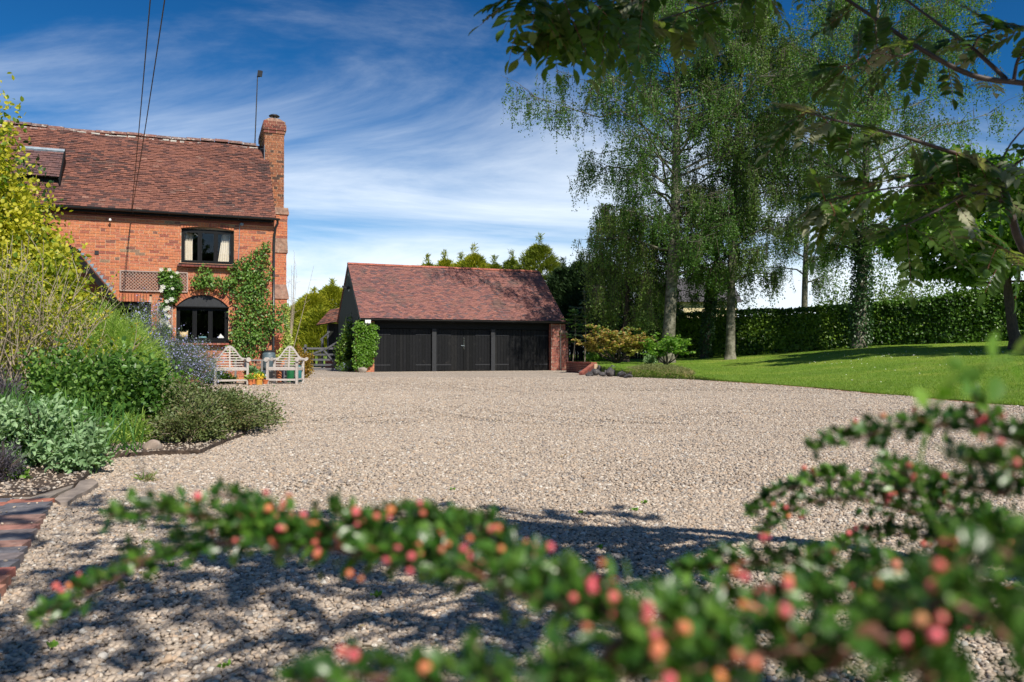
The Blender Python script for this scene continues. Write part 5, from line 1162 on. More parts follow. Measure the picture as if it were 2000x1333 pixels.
climber('clematis', 'clematis with large white flowers on the trellis', [(322, 540, 14), (336, 545, 16), (330, 560, 15), (345, 562, 12), (335, 580, 14), (320, 598, 8), (322, 620, 8), (325, 640, 7), (326, 650, 8)], 1500, .07, m_lrose, HO, stems=[[(326, 700), (322, 640), (325, 600), (332, 550)]], vo=(-.07, -.2), sr=.008)
cl_ = bpy.data.objects['clematis']
for x, y, s in [(315, 527, .1), (331, 527, .09), (346, 533, .08), (318, 561, .13), (315, 568, .1), (337, 564, .08), (335, 585, .12), (326, 589, .1), (328, 602, .13), (322, 606, .1), (324, 615, .08), (330, 618, .1), (317, 627, .14), (326, 630, .13), (316, 632, .1), (331, 637, .09), (313, 650, .05), (335, 541, .07)]:
    c = at(x, y, -.24); n = 6; a = np.arange(n) * 2 * math.pi / n + random.random(); e1_ = np.array(U); e2_ = np.array(Z * .95 + Nf * .3)
    dd = np.cos(a)[:, None] * e1_ + np.sin(a)[:, None] * e2_ + np.array(Nf) * .15
    leaves('flower', np.tile(np.array(c), (n, 1)), dd, s * .62, m_wfl, cl_, WIDE, nrmv=np.tile(np.array(Nf), (n, 1)))
climber('variegated_ivy', 'yellow-green variegated ivy falling down the house corner', [(560, 600 + i * 11, 7 + (i > 5) * 4) for i in range(9)] + [(552, 690, 9), (545, 698, 8)], 1500, .07, m_lvar, HO + U * .55 + B * 1.4, vo=(-.03, -.2))
# ivy on the garage pillar
climber('pillar_ivy', 'bright green ivy covering the left garage pillar', [(715, 650, 22), (722, 665, 16), (712, 680, 22), (718, 695, 18), (705, 705, 16), (700, 716, 10), (700, 640, 12), (728, 640, 10), (725, 690, 9), (700, 690, 10), (710, 634, 13), (728, 655, 9), (726, 675, 9), (697, 665, 6), (696, 680, 8), (718, 706, 10)], 5200, .085, m_livy, GO + Nf * .22, vo=(-.03, -.3), hang=.5)
rock('stone_block', 'worn stone block at the foot of the ivy pillar', 'stone', G(707, 728) + Z * .12, .26, .2, .2, m_slab, 55)
bush('camellia', 'dark broad-leaved upright shrub against the garage gable', 'shrub', Gb(680, 37.2, 0), .48, .4, 2.3, 120, 3600, .11, m_lhedge, WIDE, inner=.45, stem_r=.03, tight=1.1)
bush('lavender_plant', 'low lavender with purple spikes at the foot of camellia', 'plant', Gb(683, 36.3, 0), .55, .35, .5, 60, 2200, .07, m_lgreen, NEEDLE, inner=.2, flow=m_blue, flow_n=160, flow_s=.05, outd=1.5)
bush('coppery_bush', 'amber-leaved bush right of the right garden chair', 'shrub', Gb(590, 26.5, 0), .34, .35, 1.0, 90, 3500, .06, leafmat('leaf_amber', [(.2, .18, .03), (.3, .2, .03), (.3, .12, .03)], .5, .3), inner=.3)
bush('low_shrub', 'small dark green shrub behind pots under climbing rose', 'plant', Gb(505, 22.9, 0), .3, .25, .55, 50, 1200, .06, m_lrose, inner=.3)

# --- shrubs by the rockery
def LB(px, d): return Vector(((px - CX) / F * d, d, float(lawn_z(px, d))))
def open_shrub(name, label, base, rx, rz, n1, lm, ls, per, stemm, trunkr=.05, spread=1.0, red=None):
    t_ = thing(name, label, 'shrub', base); segs = []; lp = []; ld = []
    for i in range(n1):
        a = i / n1 * 2 * math.pi + random.uniform(-.3, .3); rr = rx * random.uniform(.35, 1) ; e = base + Vector((math.cos(a) * rr, math.sin(a) * rr * .8, rz * random.uniform(.35, 1) * (1 - .2 * (rr / rx) ** 2)))
        m1 = base.lerp(e, .3) + Vector((math.cos(a) * .12, math.sin(a) * .1, .0)); m2 = base.lerp(e, .7) + Vector((random.uniform(-.1, .1), random.uniform(-.1, .1), .06))
        segs.append(([base, m1, m2, e], [trunkr, trunkr * .6, trunkr * .35, trunkr * .1]))
        for k in range(9):
            s = random.uniform(.3, 1.0); q = m1.lerp(e, s) ; tip = q + Vector((random.gauss(0, .2), random.gauss(0, .2), random.uniform(-.02, .22))) * spread
            segs.append(([q, q.lerp(tip, .5) + Z * .03, tip], [trunkr * .14, trunkr * .1, trunkr * .05]))
            for _ in range(per): f_ = random.uniform(.3, 1.1); lp.append(q.lerp(tip, f_) + Vector((random.gauss(0, .05), random.gauss(0, .05), random.gauss(0, .025)))); ld.append(Vector((random.gauss(0, 1), random.gauss(0, 1), -.1)))
    tubes_np(segs, 'branches', stemm, t_); p = np.array(lp)
    h_ = (p[:, 2] - base.z) / rz; tn = np.clip(h_ * .75 + rng.normal(0, .13, len(p)), 0, .99) if red else None
    leaves('foliage', p, np.array(ld), rng.uniform(.6, 1.15, len(p)) * ls, lm, t_, WIDE, up=1.0, tint=tn)
    return t_
open_shrub('spreading_shrub', 'spreading shrub with amber and lime leaves above the rockery', LB(1205, 33.6) , 1.55, 1.95, 15, m_lacer, .12, 38, m_bark, .04, 1.5, red=True)
open_shrub('spreading_shrub', 'greener open shrub with red tips right of amber shrub', LB(1302, 32.8), 1.0, 1.5, 12, m_lgreen, .10, 30, m_bark, .028, 1.5)
bush('green_clump', 'bright green clump at the foot of the fence', 'plant', LB(1170, 39.5), .8, .5, .75, 60, 2600, .1, m_lgreen, inner=.2)
bush('bluebell_clump', 'small bluish clump of leaves beneath the open green shrub', 'plant', LB(1268, 34.5), .35, .3, .45, 40, 1200, .07, m_lsage, inner=.2)
for px0, lab, hh in ((1142, 'young sapling with broad tiered leaves before black fence', 3.6), (1119, 'thin sapling with sparse leaves beside the garage pillar', 2.6)):
    b0 = LB(px0, 39.0); t_ = thing('sapling', lab, 'tree', b0); segs = []; lp = []; ld = []
    tpp = b0 + Vector((random.uniform(-.1, .25), 0, hh)); segs.append(([b0, b0.lerp(tpp, .5) + Vector((.08, 0, 0)), tpp], [.03, .02, .008]))
    for k in range(12):
        s = .35 + .65 * k / 12; q = b0.lerp(tpp, s); a = random.uniform(0, 6.28); e = q + Vector((math.cos(a) * .75, math.sin(a) * .6, .1)) * (1.1 - .5 * s); segs.append(([q, e], [.01, .004]))
        for _ in range(22): f_ = random.uniform(.2, 1.1); lp.append(q.lerp(e, f_) + Vector((random.gauss(0, .12), random.gauss(0, .12), random.gauss(0, .02)))); ld.append(Vector((random.gauss(0, 1), random.gauss(0, 1), -.25)))
    tubes_np(segs, 'stem', m_twig, t_); leaves('foliage', np.array(lp), np.array(ld), rng.uniform(.12, .2, len(lp)), m_lrosem if px0 > 1130 else m_lrose, t_, WIDE, up=1.5)
# ground cover strip spilling over the rockery
n = 9000; px = rng.uniform(1205, 1355, n) ; dn = lawn_cols(px)[0]; tt = rng.random(n); d = dn - .15 + tt * 1.3; hgt = .38 * np.sqrt(np.clip(1 - ((px - 1285) / 80) ** 2, .1, 1))
z = np.where(tt < .25, rng.random(n) * hgt, hgt * (.8 + .35 * rng.random(n)))
p = np.stack([(px - CX) / F * d, d, z], 1); gc = leaves('ground_cover', p, rng.normal(0, 1, (n, 3)) + [0, -.4, .2], rng.uniform(.05, .1, n), m_cgrass, None, NEEDLE, kind='stuff', tint=np.clip(1 - z / .32 + rng.normal(0, .2, n), 0, .99))

# --- hedge
HPX = np.array([1290, 1345, 1420, 1500, 1600, 1700, 1760, 1850, 2000, 2400, 3000]); HTY = np.array([618, 612, 610, 607, 601, 598, 591, 580, 556, 520, 440])
def hedge_pt(px, s, front=0):
    dn, zn, df, zf = lawn_cols(px); ty = np.interp(px, HPX, HTY); zt_ = H + (692 - ty) / F * df
    return df, zf, zt_
hg = thing('laurel_hedge', 'long clipped dark laurel hedge along the back of the lawn', 'hedge', LB(1700, 37))
mb = MB(); xs_ = np.linspace(1290, 3000, 60); v = []
for x in xs_:
    df, zf, zt_ = hedge_pt(x, 0)
    for dd_, z_ in ((.25, zf - .2), (.2, (zf + zt_) / 2), (.35, zt_ - .25), (1.3, zt_ - .2), (1.5, zf - .2)): v.append(((x - CX) / F * (df + dd_), df + dd_, z_))
fs = [(i * 5 + j, (i + 1) * 5 + j, (i + 1) * 5 + j + 1, i * 5 + j + 1) for i in range(59) for j in range(4)]
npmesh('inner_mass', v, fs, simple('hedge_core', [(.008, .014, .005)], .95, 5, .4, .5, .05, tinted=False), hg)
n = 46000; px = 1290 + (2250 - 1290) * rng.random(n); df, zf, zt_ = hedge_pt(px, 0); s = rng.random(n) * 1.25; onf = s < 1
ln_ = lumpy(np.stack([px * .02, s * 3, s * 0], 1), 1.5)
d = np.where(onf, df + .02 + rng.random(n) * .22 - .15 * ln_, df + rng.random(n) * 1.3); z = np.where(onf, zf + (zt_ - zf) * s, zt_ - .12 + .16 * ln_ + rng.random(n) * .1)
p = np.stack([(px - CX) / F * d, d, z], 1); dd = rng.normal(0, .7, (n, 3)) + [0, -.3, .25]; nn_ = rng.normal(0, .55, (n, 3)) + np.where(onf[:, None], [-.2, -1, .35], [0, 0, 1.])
leaves('foliage', p, dd, rng.uniform(.09, .16, n), m_lhedge, hg, WIDE, nrmv=nn_, tint=np.clip(.1 + .4 * ln_ + .3 * (s > .9) + .6 * np.clip((px - 1600) / 350, 0, 1) + rng.normal(0, .12, n), 0, .99))  # sunlight put into the tint: leaves lighter along the top and towards the right

# unseen hedge added behind the viewer to darken what the windows mirror
q0 = Vector((-14, -19, 0)); bh = thing('reflection_hedge', 'tall dark hedge added behind the viewer to darken window reflections', 'hedge', q0)
n = 14000; u_ = rng.random(n); h_ = rng.random(n) * (9.5 + 1.2 * np.sin(u_ * 40)); p = np.stack([-14 + 40 * u_, -19 + rng.normal(0, .5, n), h_], 1)
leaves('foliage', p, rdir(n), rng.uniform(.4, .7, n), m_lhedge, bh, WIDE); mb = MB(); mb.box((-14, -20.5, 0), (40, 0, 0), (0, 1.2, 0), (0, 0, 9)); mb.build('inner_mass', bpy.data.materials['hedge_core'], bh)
# --- trees
def tree(name, label, base, height, trunk_r, rad_f, nlimb, z0, lm, barkm, leaf, nsec=9, ntw=7, per=11, droop=.8, rise=.5, lean=(0, 0), group=None, flat=1.0, vine=None, cat='tree', wig=.25, tipz=1.0, crown_shift=(0, 0)):
    t_ = thing(name, label, cat, base, group); top = base + Vector((lean[0], lean[1], height)); K_ = 10
    tr = [base - Z * .15]
    for i in range(1, K_ + 1): s = i / K_; tr.append(base.lerp(top, s) + Vector((wig * math.sin(s * 5 + base.x) * s, wig * math.cos(s * 4 + base.x) * s, 0)))
    rad = [trunk_r * (1.45 if i == 0 else 1) * (1 - .93 * (i / K_)) ** .8 for i in range(K_ + 1)]; rad[0] = trunk_r * 1.5
    tr.insert(1, base + Z * .35 + (tr[1] - base) * .02); rad.insert(1, trunk_r * 1.08); mb = MB(); mb.tube(tr, rad, 14); mb.build('trunk', barkm, t_, smooth=True)
    segs = []; lp = []; ld = []
    def tpos(z): s = max(0, min(1, z / height)); k = min(K_ - 1, int(s * K_)); return (tr[k + 1] if k else tr[0]).lerp(tr[k + 2], s * K_ - k)
    for i in range(nlimb):
        zf_ = z0 + (height * tipz - z0) * ((i + .5) / nlimb) ** .9; a = i * 2.4 + random.uniform(-.5, .5); ln = rad_f(zf_, a) * random.uniform(.75, 1.1)
        p0 = tpos(zf_ * .94); dr = Vector((math.cos(a), math.sin(a), 0)); r0 = trunk_r * .33 * (1 - .75 * zf_ / height)
        pts = []
        for k in range(6): s = k / 5; pts.append(p0 + dr * ln * s + Z * (ln * rise * (s - .55 * s * s * droop)) + Vector((random.gauss(0, .06 * ln * s),) * 2 + (random.gauss(0, .03 * ln),)) + Vector((crown_shift[0], crown_shift[1], 0)) * s)
        segs.append((pts, [r0 * (1 - .85 * k / 5) for k in range(6)]))
        for j in range(nsec):
            s = random.uniform(.22, 1.0); k = min(4, int(s * 5)); q = pts[k].lerp(pts[k + 1], s * 5 - k); a2 = a + random.choice((-1, 1)) * random.uniform(.35, 1.3); l2 = ln * random.uniform(.18, .42) * (1.15 - .5 * s)
            d2 = Vector((math.cos(a2), math.sin(a2), random.uniform(-.1, .5))); e = q + d2 * l2; segs.append(([q, q.lerp(e, .5) + Z * .08 * l2, e], [r0 * .22, r0 * .15, r0 * .06]))
            for w in range(ntw):
                f_ = random.uniform(.2, 1.05); q2 = q.lerp(e, f_) + Vector((random.gauss(0, .1 * l2), random.gauss(0, .1 * l2), random.gauss(0, .08 * l2))); hl = random.uniform(.4, 1.35) * droop + .15
                off = Vector((random.gauss(0, .22), random.gauss(0, .22), -hl if droop > .4 else random.uniform(-.3, .35)))
                lp.append(q2); ld.append(off)
    tubes_np(segs, 'branches', barkm, t_, 5)
    q = np.array(lp); off = np.array(ld); nt_ = len(q)
    if droop > .4: leaves('twigs', q, off, np.linalg.norm(off, axis=1), m_bark, t_, (np.array([(-.007, 0, 0), (.007, 0, 0), (0, 1, 0)]), np.array([(0, 1, 2)])), kind='stuff')
    s = rng.random((nt_, per, 1)); p = q[:, None] + off[:, None] * s + rng.normal(0, .05 * (1 if droop > .4 else 2.5), (nt_, per, 3))
    tw_t = rng.random(nt_)[:, None] * .6 + rng.random((nt_, per)) * .4; p = p.reshape(-1, 3)
    leaves('crown', p, rng.normal(0, .7, p.shape) + [0, 0, -.6], rng.uniform(.7, 1.2, len(p)) * leaf, lm, t_, QUAD if leaf < .12 else WIDE, up=.3, tint=tw_t.ravel() * .99)
    if vine:
        n = vine[0]; zz_ = rng.random(n) ** .8 * vine[1]; a = rng.uniform(0, 6.283, n); c = np.array([tpos(z_) for z_ in zz_]); rr = vine[2] * (1 - .4 * zz_ / vine[1]) * rng.uniform(.8, 1.35, n)
        o3 = np.stack([np.cos(a), np.sin(a), np.zeros(n)], 1); leaves('ivy', c + o3 * rr[:, None], o3 * .4 + rng.normal(0, .4, (n, 3)) + [0, 0, -.5], rng.uniform(.08, .14, n), m_livyd, t_, WIDE, nrmv=o3 + rng.normal(0, .4, (n, 3)))
    return t_
def prof(pairs, amp=.12):
    z_, r_ = zip(*pairs)
    return lambda z, a: float(np.interp(z, z_, r_)) * (1 + amp * math.sin(3 * a + z))
tree('silver_birch', 'tallest silver birch with drooping branches nearest the garage', LB(1303, 36.5), 18.8, .30, prof([(3, 2.6), (6, 3.8), (9, 6.0), (11, 6.0), (14, 4.8), (17, 3.4), (19, 1.5)]), 66, 4.0, m_lbirch, m_birch, .096, 12, 9, 18, 1.0, .55, lean=(.9, 0), group='birches by the hedge')
tree('silver_birch', 'slimmer pale-barked birch standing alone in the lawn', LB(1426, 37.0), 18.0, .21, prof([(4, 2.4), (7, 3.6), (11, 3.8), (15, 3.2), (18, 1.2)]), 54, 3.6, m_lbirch2, m_birch, .096, 11, 9, 17, 1.0, .5, lean=(.6, 0), group='birches by the hedge')
tree('silver_birch', 'slender birch rising from behind the hedge', Vector(((1570 - CX) / F * 47, 47, 1)), 18.5, .2, prof([(4, 2.2), (8, 3.3), (12, 3.8), (16, 3.0), (18, 1.2)]), 42, 4.0, m_lbirch, m_birch, .096, 11, 8, 14, 1.0, .5, lean=(.6, 0), group='birches by the hedge')
tree('ivy_clad_birch', 'broad birch with an ivy-covered trunk before the hedge', LB(1678, 36.0), 18.0, .27, prof([(4, 2.6), (7, 4.6), (10, 6.0), (13, 5.8), (16, 4.2), (18, 1.5)]), 60, 4.0, m_lbirch, m_birch, .096, 12, 9, 16, .9, .65, lean=(1.0, 0), vine=(5200, 7.5, .42))
tree('leaning_tree', 'dark leaning ivy-grown tree between the two lawn birches', LB(1376, 39.5), 9.0, .17, prof([(3, 2.2), (6, 3.0), (9, 1.6)]), 26, 2.6, m_lbirch, m_bark, .09, 10, 8, 13, .7, .5, lean=(1.2, 0), vine=(2600, 4.5, .28))
tree('weeping_birch', 'small weeping birch with hanging curtains of leaves by fence', LB(1222, 38.6), 7.9, .14, prof([(2, 1.9), (5, 2.5), (7.6, 1.5)]), 34, 2.0, m_lweep, m_bark, .095, 10, 8, 14, 1.2, .35)
wt = tree('walnut_tree', 'bright green broad-leaved tree leaning at the right lawn edge', LB(1984, 27.5), 6.0, .19, prof([(1.8, 2.6), (3, 3.9), (4.8, 3.6), (6.2, 2.2)]), 34, 2.2, m_lwal, m_bark, .17, 12, 9, 14, .3, .35, lean=(-.7, 0), wig=.1)
tree('garden_tree', 'broad leafy tree out on the lawn casting the shade', LB(2330, 22.0), 7.5, .22, prof([(2.5, 2.4), (4.5, 3.4), (6.5, 2.4)]), 22, 2.6, m_lwal, m_bark, .16, 10, 8, 11, .3, .35)
# conifers
def conifer(name, label, base, h, r_, n, lm, group=None, ls=.30, top=1.0, wisp=True, trunk=True):
    t_ = thing(name, label, 'conifer', base, group); nb_ = int(n * 1.7) // 24
    zz_ = rng.random(nb_) ** .85; a = rng.uniform(0, 6.283, nb_); rr = r_ * 1.25 * (1 - zz_) ** .7 * (.8 + .45 * lumpy(np.stack([np.cos(a) * 2, np.sin(a) * 2, zz_ * 6], 1), 1.4, base.x)) + .12
    o3 = np.stack([np.cos(a), np.sin(a), np.full(nb_, .45)], 1); b0 = np.array(base)
    s = rng.uniform(.45, 1.05, (nb_, 24)); p = b0 + np.array([0, 0, 1.]) * (zz_ * h)[:, None, None] * 1.0 + o3[:, None] * (rr[:, None] * s)[..., None]
    p = p + rng.normal(0, .10, p.shape) * np.array([1, 1, .6]); p = p.reshape(-1, 3); dd = np.repeat(o3 * [1, 1, 1.6], 24, 0) + rng.normal(0, .35, p.shape)
    if wisp:
        k = rng.integers(0, 6); ntop = 260
        zt_ = base.z + h * rng.uniform(.9, 1.12, ntop); q = np.stack([base.x + rng.normal(0, .08, ntop), base.y + rng.normal(0, .08, ntop), zt_], 1); p = np.concatenate([p, q]); dd = np.concatenate([dd, rng.normal(0, .5, q.shape) + [0, 0, .5]])
    sh = (np.array([(0, 0, 0), (.09, .4, 0), (0, 1, -.1), (-.09, .4, 0)]), np.array([(0, 1, 2, 3)]))
    leaves('crown', p, dd, rng.uniform(.6, 1.2, len(p)) * ls, lm, t_, sh, up=.2, tint=np.clip(.6 * lumpy(p, 1.5) + .4 * rng.random(len(p)), 0, .99))
    mb = MB(); mb.tube([base, base + Z * h * .6, base + Z * h * 1.05], [.16, .08, .01], 7); mb.build('trunk', m_bark, t_)
def tall(px, y, d): return (H + (692 - y) / F * d) / 1.12
k = 'golden conifers behind the garage'
for px, y, d, r_, n, lab, mm_, gg in [(585, 590, 53, 1.9, 9000, 'golden conifer seen right of the house corner', m_lcony, 'conifers beyond the gate'), (612, 565, 54, 1.9, 12000, 'tall golden conifer above the gate', m_lcony, 'conifers beyond the gate'), (648, 548, 55, 2.0, 12000, 'tallest golden conifer touching the garage gable', m_lcony, 'conifers beyond the gate'), (625, 600, 50, 1.7, 10000, 'lower golden conifer behind the lean-to', m_lcony, 'conifers beyond the gate'),
                       (835, 498, 56, 1.8, 7000, 'first golden conifer tip over the garage ridge', m_lcony, k), (900, 494, 59, 2.4, 8000, 'low golden conifer between the ridge tips', m_lcony, k), (965, 500, 58, 2.4, 8000, 'golden green conifer right of the rounded one', m_lcong, k), (868, 490, 57, 1.8, 7000, 'second golden conifer tip over the garage ridge', m_lcony, k), (925, 478, 56, 2.2, 10000, 'rounded golden conifer over the middle of the garage ridge', m_lcony, k), (1000, 490, 57, 1.7, 7000, 'thin-topped green conifer over the ridge', m_lcong, k), (1055, 458, 54, 2.7, 15000, 'large layered green conifer above the garage roof end', m_lcong, k),
                       (1100, 505, 51, 1.9, 9000, 'dark conifer just right of the garage roof', m_lcon, 'dark conifers right of the garage'), (1135, 495, 50, 1.9, 10000, 'pointed dark conifer right of the garage', m_lcon, 'dark conifers right of the garage'), (1175, 485, 49, 2.2, 12000, 'dark conifer behind the weeping birch', m_lcon, 'dark conifers right of the garage'), (1235, 520, 49, 2.2, 12000, 'dark conifer behind the large birch trunk', m_lcon, 'dark conifers right of the garage'), (1285, 560, 48, 1.8, 9000, 'low dark conifer at the start of the hedge', m_lcon, 'dark conifers right of the garage')]:
    conifer('conifer_tree', lab, Vector(((px - CX) / F * d, d, 0)), tall(px, y, d), r_, n, mm_, gg)
# far shrubs behind the hedge and bare twiggy tree at house corner
for px, d, h_, r_, lab in ((1480, 60, 3.6, 2.5, 'distant green shrub showing above the hedge between birches'), (1790, 46, 4.8, 2.6, 'leafy shrub behind the hedge right of the ivy birch'), (1960, 48, 5.0, 2.2, 'pale green shrub beyond the right end of hedge'), (1725, 45, 5.2, 2.4, 'green shrub showing over the hedge just right of ivy birch'), (1880, 47, 5.8, 2.6, 'broad green shrub over the hedge under the bright tree'), (1640, 47, 4.6, 2.2, 'leafy shrub behind the hedge beside the ivy birch')):
    bush('background_shrub', lab, 'shrub', Vector(((px - CX) / F * d, d, .8)), r_, 1.5, h_ - .8 + .6, 120, 6000, .16, m_lbirch2, QUAD, inner=.2, stem_r=.03)
b0 = Vector(((563 - CX) / F * 34, 34, 0)); bt = thing('bare_tree', 'thin bare-twigged tree at the right corner of the house', 'tree', b0); segs = []
for i in range(12): e = b0 + Vector((random.gauss(.1, .35), random.gauss(0, .3), random.uniform(3.5, 5.2))); segs.append(([b0 + Z * .2, b0.lerp(e, .5) + Vector((.05, 0, .2)), e], [.02, .012, .004]))
for i in range(60): s_ = random.choice(segs[:12])[0]; q = s_[1].lerp(s_[2], random.random()); e = q + Vector((random.gauss(0, .25), random.gauss(0, .2), random.uniform(.0, .4))); segs.append(([q, e], [.006, .002]))
tubes_np(segs, 'branches', m_twig, bt)
# far cream house behind the birches
q = Vector(((1345 - CX) / F * 62, 62, 0)); fh = thing('distant_house', 'cream rendered house glimpsed between the birch trunks', 'house', q)
mb = MB(); mb.box(q + Vector((-2.2, 0, 0)), (6, 0, 0), (0, 6, 0), (0, 0, 4.9)); mb.build('wall', m_cream, fh)
mb = MB(); mb.prism([q + Vector((-2.5, -.4, 4.85)), q + Vector((-2.5, 6.4, 4.85)), q + Vector((-2.5, 3, 7.0))], (6.6, 0, 0)); mb.build('roof', m_slate, fh)
mb = MB(); mb.box(q + Vector((-1.3, -.03, 3.2)), (.9, 0, 0), (0, .02, 0), (0, 0, 1.1)); w_ = mb.build('window', m_white, fh); mb = MB(); mb.box(q + Vector((-1.22, -.05, 3.28)), (.74, 0, 0), (0, .015, 0), (0, 0, .94)); mb.build('pane', m_room, w_)

# ================================================================== ROWAN (overhanging, top right)
rw_ = thing('rowan_tree', 'rowan tree with pinnate leaves overhanging from the right', 'tree', (2.35, 2.05, 0))
def poly(pts): return [P(x, y, d) for x, y, d in pts]
RB = [  # screen x, y, distance ; radius start,end
    ([(2330, 200, 2.05), (2160, 185, 2.05), (2000, 163, 2.05), (1900, 148, 2.05), (1800, 97, 2.05), (1700, 30, 2.1), (1600, -30, 2.15), (1480, -60, 2.2)], .0095, .003),
    ([(1965, 155, 2.05), (1905, 100, 2.1), (1840, 52, 2.15), (1780, 8, 2.2), (1720, -40, 2.2)], .006, .002),
    ([(1980, 158, 2.05), (1988, 118, 2.05), (2010, 85, 2.05), (2060, 60, 2.05)], .005, .003),
    ([(1900, 92, 2.1), (1915, 70, 2.1), (1960, 55, 2.1), (2020, 52, 2.1)], .003, .001),
    ([(2300, 900, 2.2), (2120, 700, 2.15), (2000, 490, 2.1), (1972, 405, 2.1), (1945, 335, 2.1), (1905, 310, 2.1), (1850, 295, 2.1), (1750, 263, 2.1), (1650, 240, 2.05), (1575, 220, 2.0)], .013, .002),
    ([(1960, 400, 2.1), (1930, 372, 2.1), (1860, 357, 2.1), (1740, 368, 2.1), (1650, 385, 2.1), (1612, 392, 2.1)], .004, .0015),
    ([(1940, 325, 2.1), (1870, 330, 2.15), (1790, 342, 2.2), (1700, 360, 2.2)], .004, .0015),
    ([(1972, 395, 2.1), (1900, 378, 2.05), (1830, 412, 2.0), (1770, 440, 2.0)], .004, .0015),
    ([(1948, 335, 2.1), (1975, 280, 2.1), (2030, 220, 2.1)], .003, .002), ([(1958, 345, 2.1), (2000, 310, 2.1), (2100, 260, 2.1)], .004, .003),
    ([(2010, 520, 2.1), (1990, 500, 2.05), (1950, 480, 2.0)], .003, .001),
    ([(1480, -60, 2.2), (1350, -25, 2.1), (1230, -10, 2.0), (1130, 15, 2.0), (1075, 50, 2.0)], .004, .0012),
    ([(1600, -60, 2.3), (1450, -10, 2.3), (1350, 20, 2.3), (1260, 50, 2.25), (1200, 70, 2.2)], .004, .0012),
    ([(1200, -60, 1.9), (1110, -30, 1.9), (1030, -15, 1.9)], .003, .001), ([(1790, 95, 2.05), (1760, 110, 2.0), (1700, 105, 2.0), (1660, 130, 2.0)], .0025, .001)]
cents = []
for pts, r0, r1 in RB:
    pp = poly(pts); sm_ = []
    for i in range(len(pp) - 1):
        a = pp[max(i - 1, 0)]; b_ = pp[i]; c_ = pp[i + 1]; d_ = pp[min(i + 2, len(pp) - 1)]
        for t_ in (0, .25, .5, .75): sm_.append(.5 * ((2 * b_) + (c_ - a) * t_ + (2 * a - 5 * b_ + 4 * c_ - d_) * t_ * t_ + (3 * b_ - a - 3 * c_ + d_) * t_ ** 3))
    sm_.append(pp[-1]); k = len(sm_); mb = MB(); mb.tube(sm_, [r0 + (r1 - r0) * i / (k - 1) for i in range(k)], 8); mb.build('branch', m_rowan, rw_, smooth=True); cents.append(sm_)
mb = MB(); mb.tube([Vector((2.35, 2.05, 0)), Vector((2.33, 2.0, .9)), Vector((2.25, 1.95, 1.6)), Vector((2.1, 1.6, 2.4)), Vector((1.9, 1.0, 3.2))], [.09, .075, .06, .045, .03], 12); mb.build('trunk', m_rowan, rw_, smooth=True)
mb = MB(); mb.tube([P(2330, 200, 2.05), Vector((2.1, 2.0, 1.62)), Vector((2.28, 1.97, 1.4))], [.0095, .014, .02], 8); mb.tube([P(2300, 900, 2.2), Vector((2.2, 2.1, .4)), Vector((2.33, 2.03, .3))], [.013, .018, .02], 8); mb.build('limb', m_rowan, rw_, smooth=True)
def frond(base, dirv, nrm_, length, npair=6, lsz=.042, rachis=None):
    dirv = Vector(dirv).normalized(); nr_ = Vector(nrm_); sd = dirv.cross(nr_).normalized(); nr_ = sd.cross(dirv); P_ = []; D_ = []; N_ = []; S_ = []; pts = []
    for i in range(9): s = i / 8; pts.append(base + dirv * length * s - Z * (length * .22 * s * s))
    for i in range(npair):
        s = .24 + .7 * i / npair; q = base + dirv * length * s - Z * (length * .22 * s * s)
        for sg_ in (-1, 1): P_.append(q); D_.append((sd * sg_ + dirv * (.45 + random.uniform(-.12, .12)) - Z * random.uniform(.0, .35)).normalized()); N_.append(nr_ + Vector((random.gauss(0, .15), random.gauss(0, .15), random.gauss(0, .15)))); S_.append(lsz * (.8 + .35 * math.sin(math.pi * (i + 1) / (npair + 1))) * random.uniform(.9, 1.1))
    P_.append(pts[-1]); D_.append(dirv - Z * .3); N_.append(nr_); S_.append(lsz * 1.05)
    return P_, D_, N_, S_, pts
LEAFL = (FOLDT[0] * np.array([.82, 1, 1]), FOLDT[1])
def frond_obj(base, dirv, nv, length, npair, pale=False, lsz=.036):
    P_, D_, N_, S_, pts = frond(base, dirv, nv, length, npair, lsz)
    V, Fc, ti = leaf_arrays(np.array([tuple(x) for x in P_]), np.array([tuple(x) for x in D_]), np.array(S_), LEAFL, nrmv=np.array([tuple(x) for x in N_]), tint=np.full(len(P_), random.random() * .25) + rng.random(len(P_)) * .1)
    o = npmesh('leaf', V, Fc, m_lrowp if pale else m_lrow, rw_, ti, smooth=True)
    mb = MB(); mb.tube(pts, [.0011, .001, .001, .0009, .0009, .0008, .0008, .0006, .0005], 5); mb.build('leaf_stalk', m_redtw, o)
nfr = 0
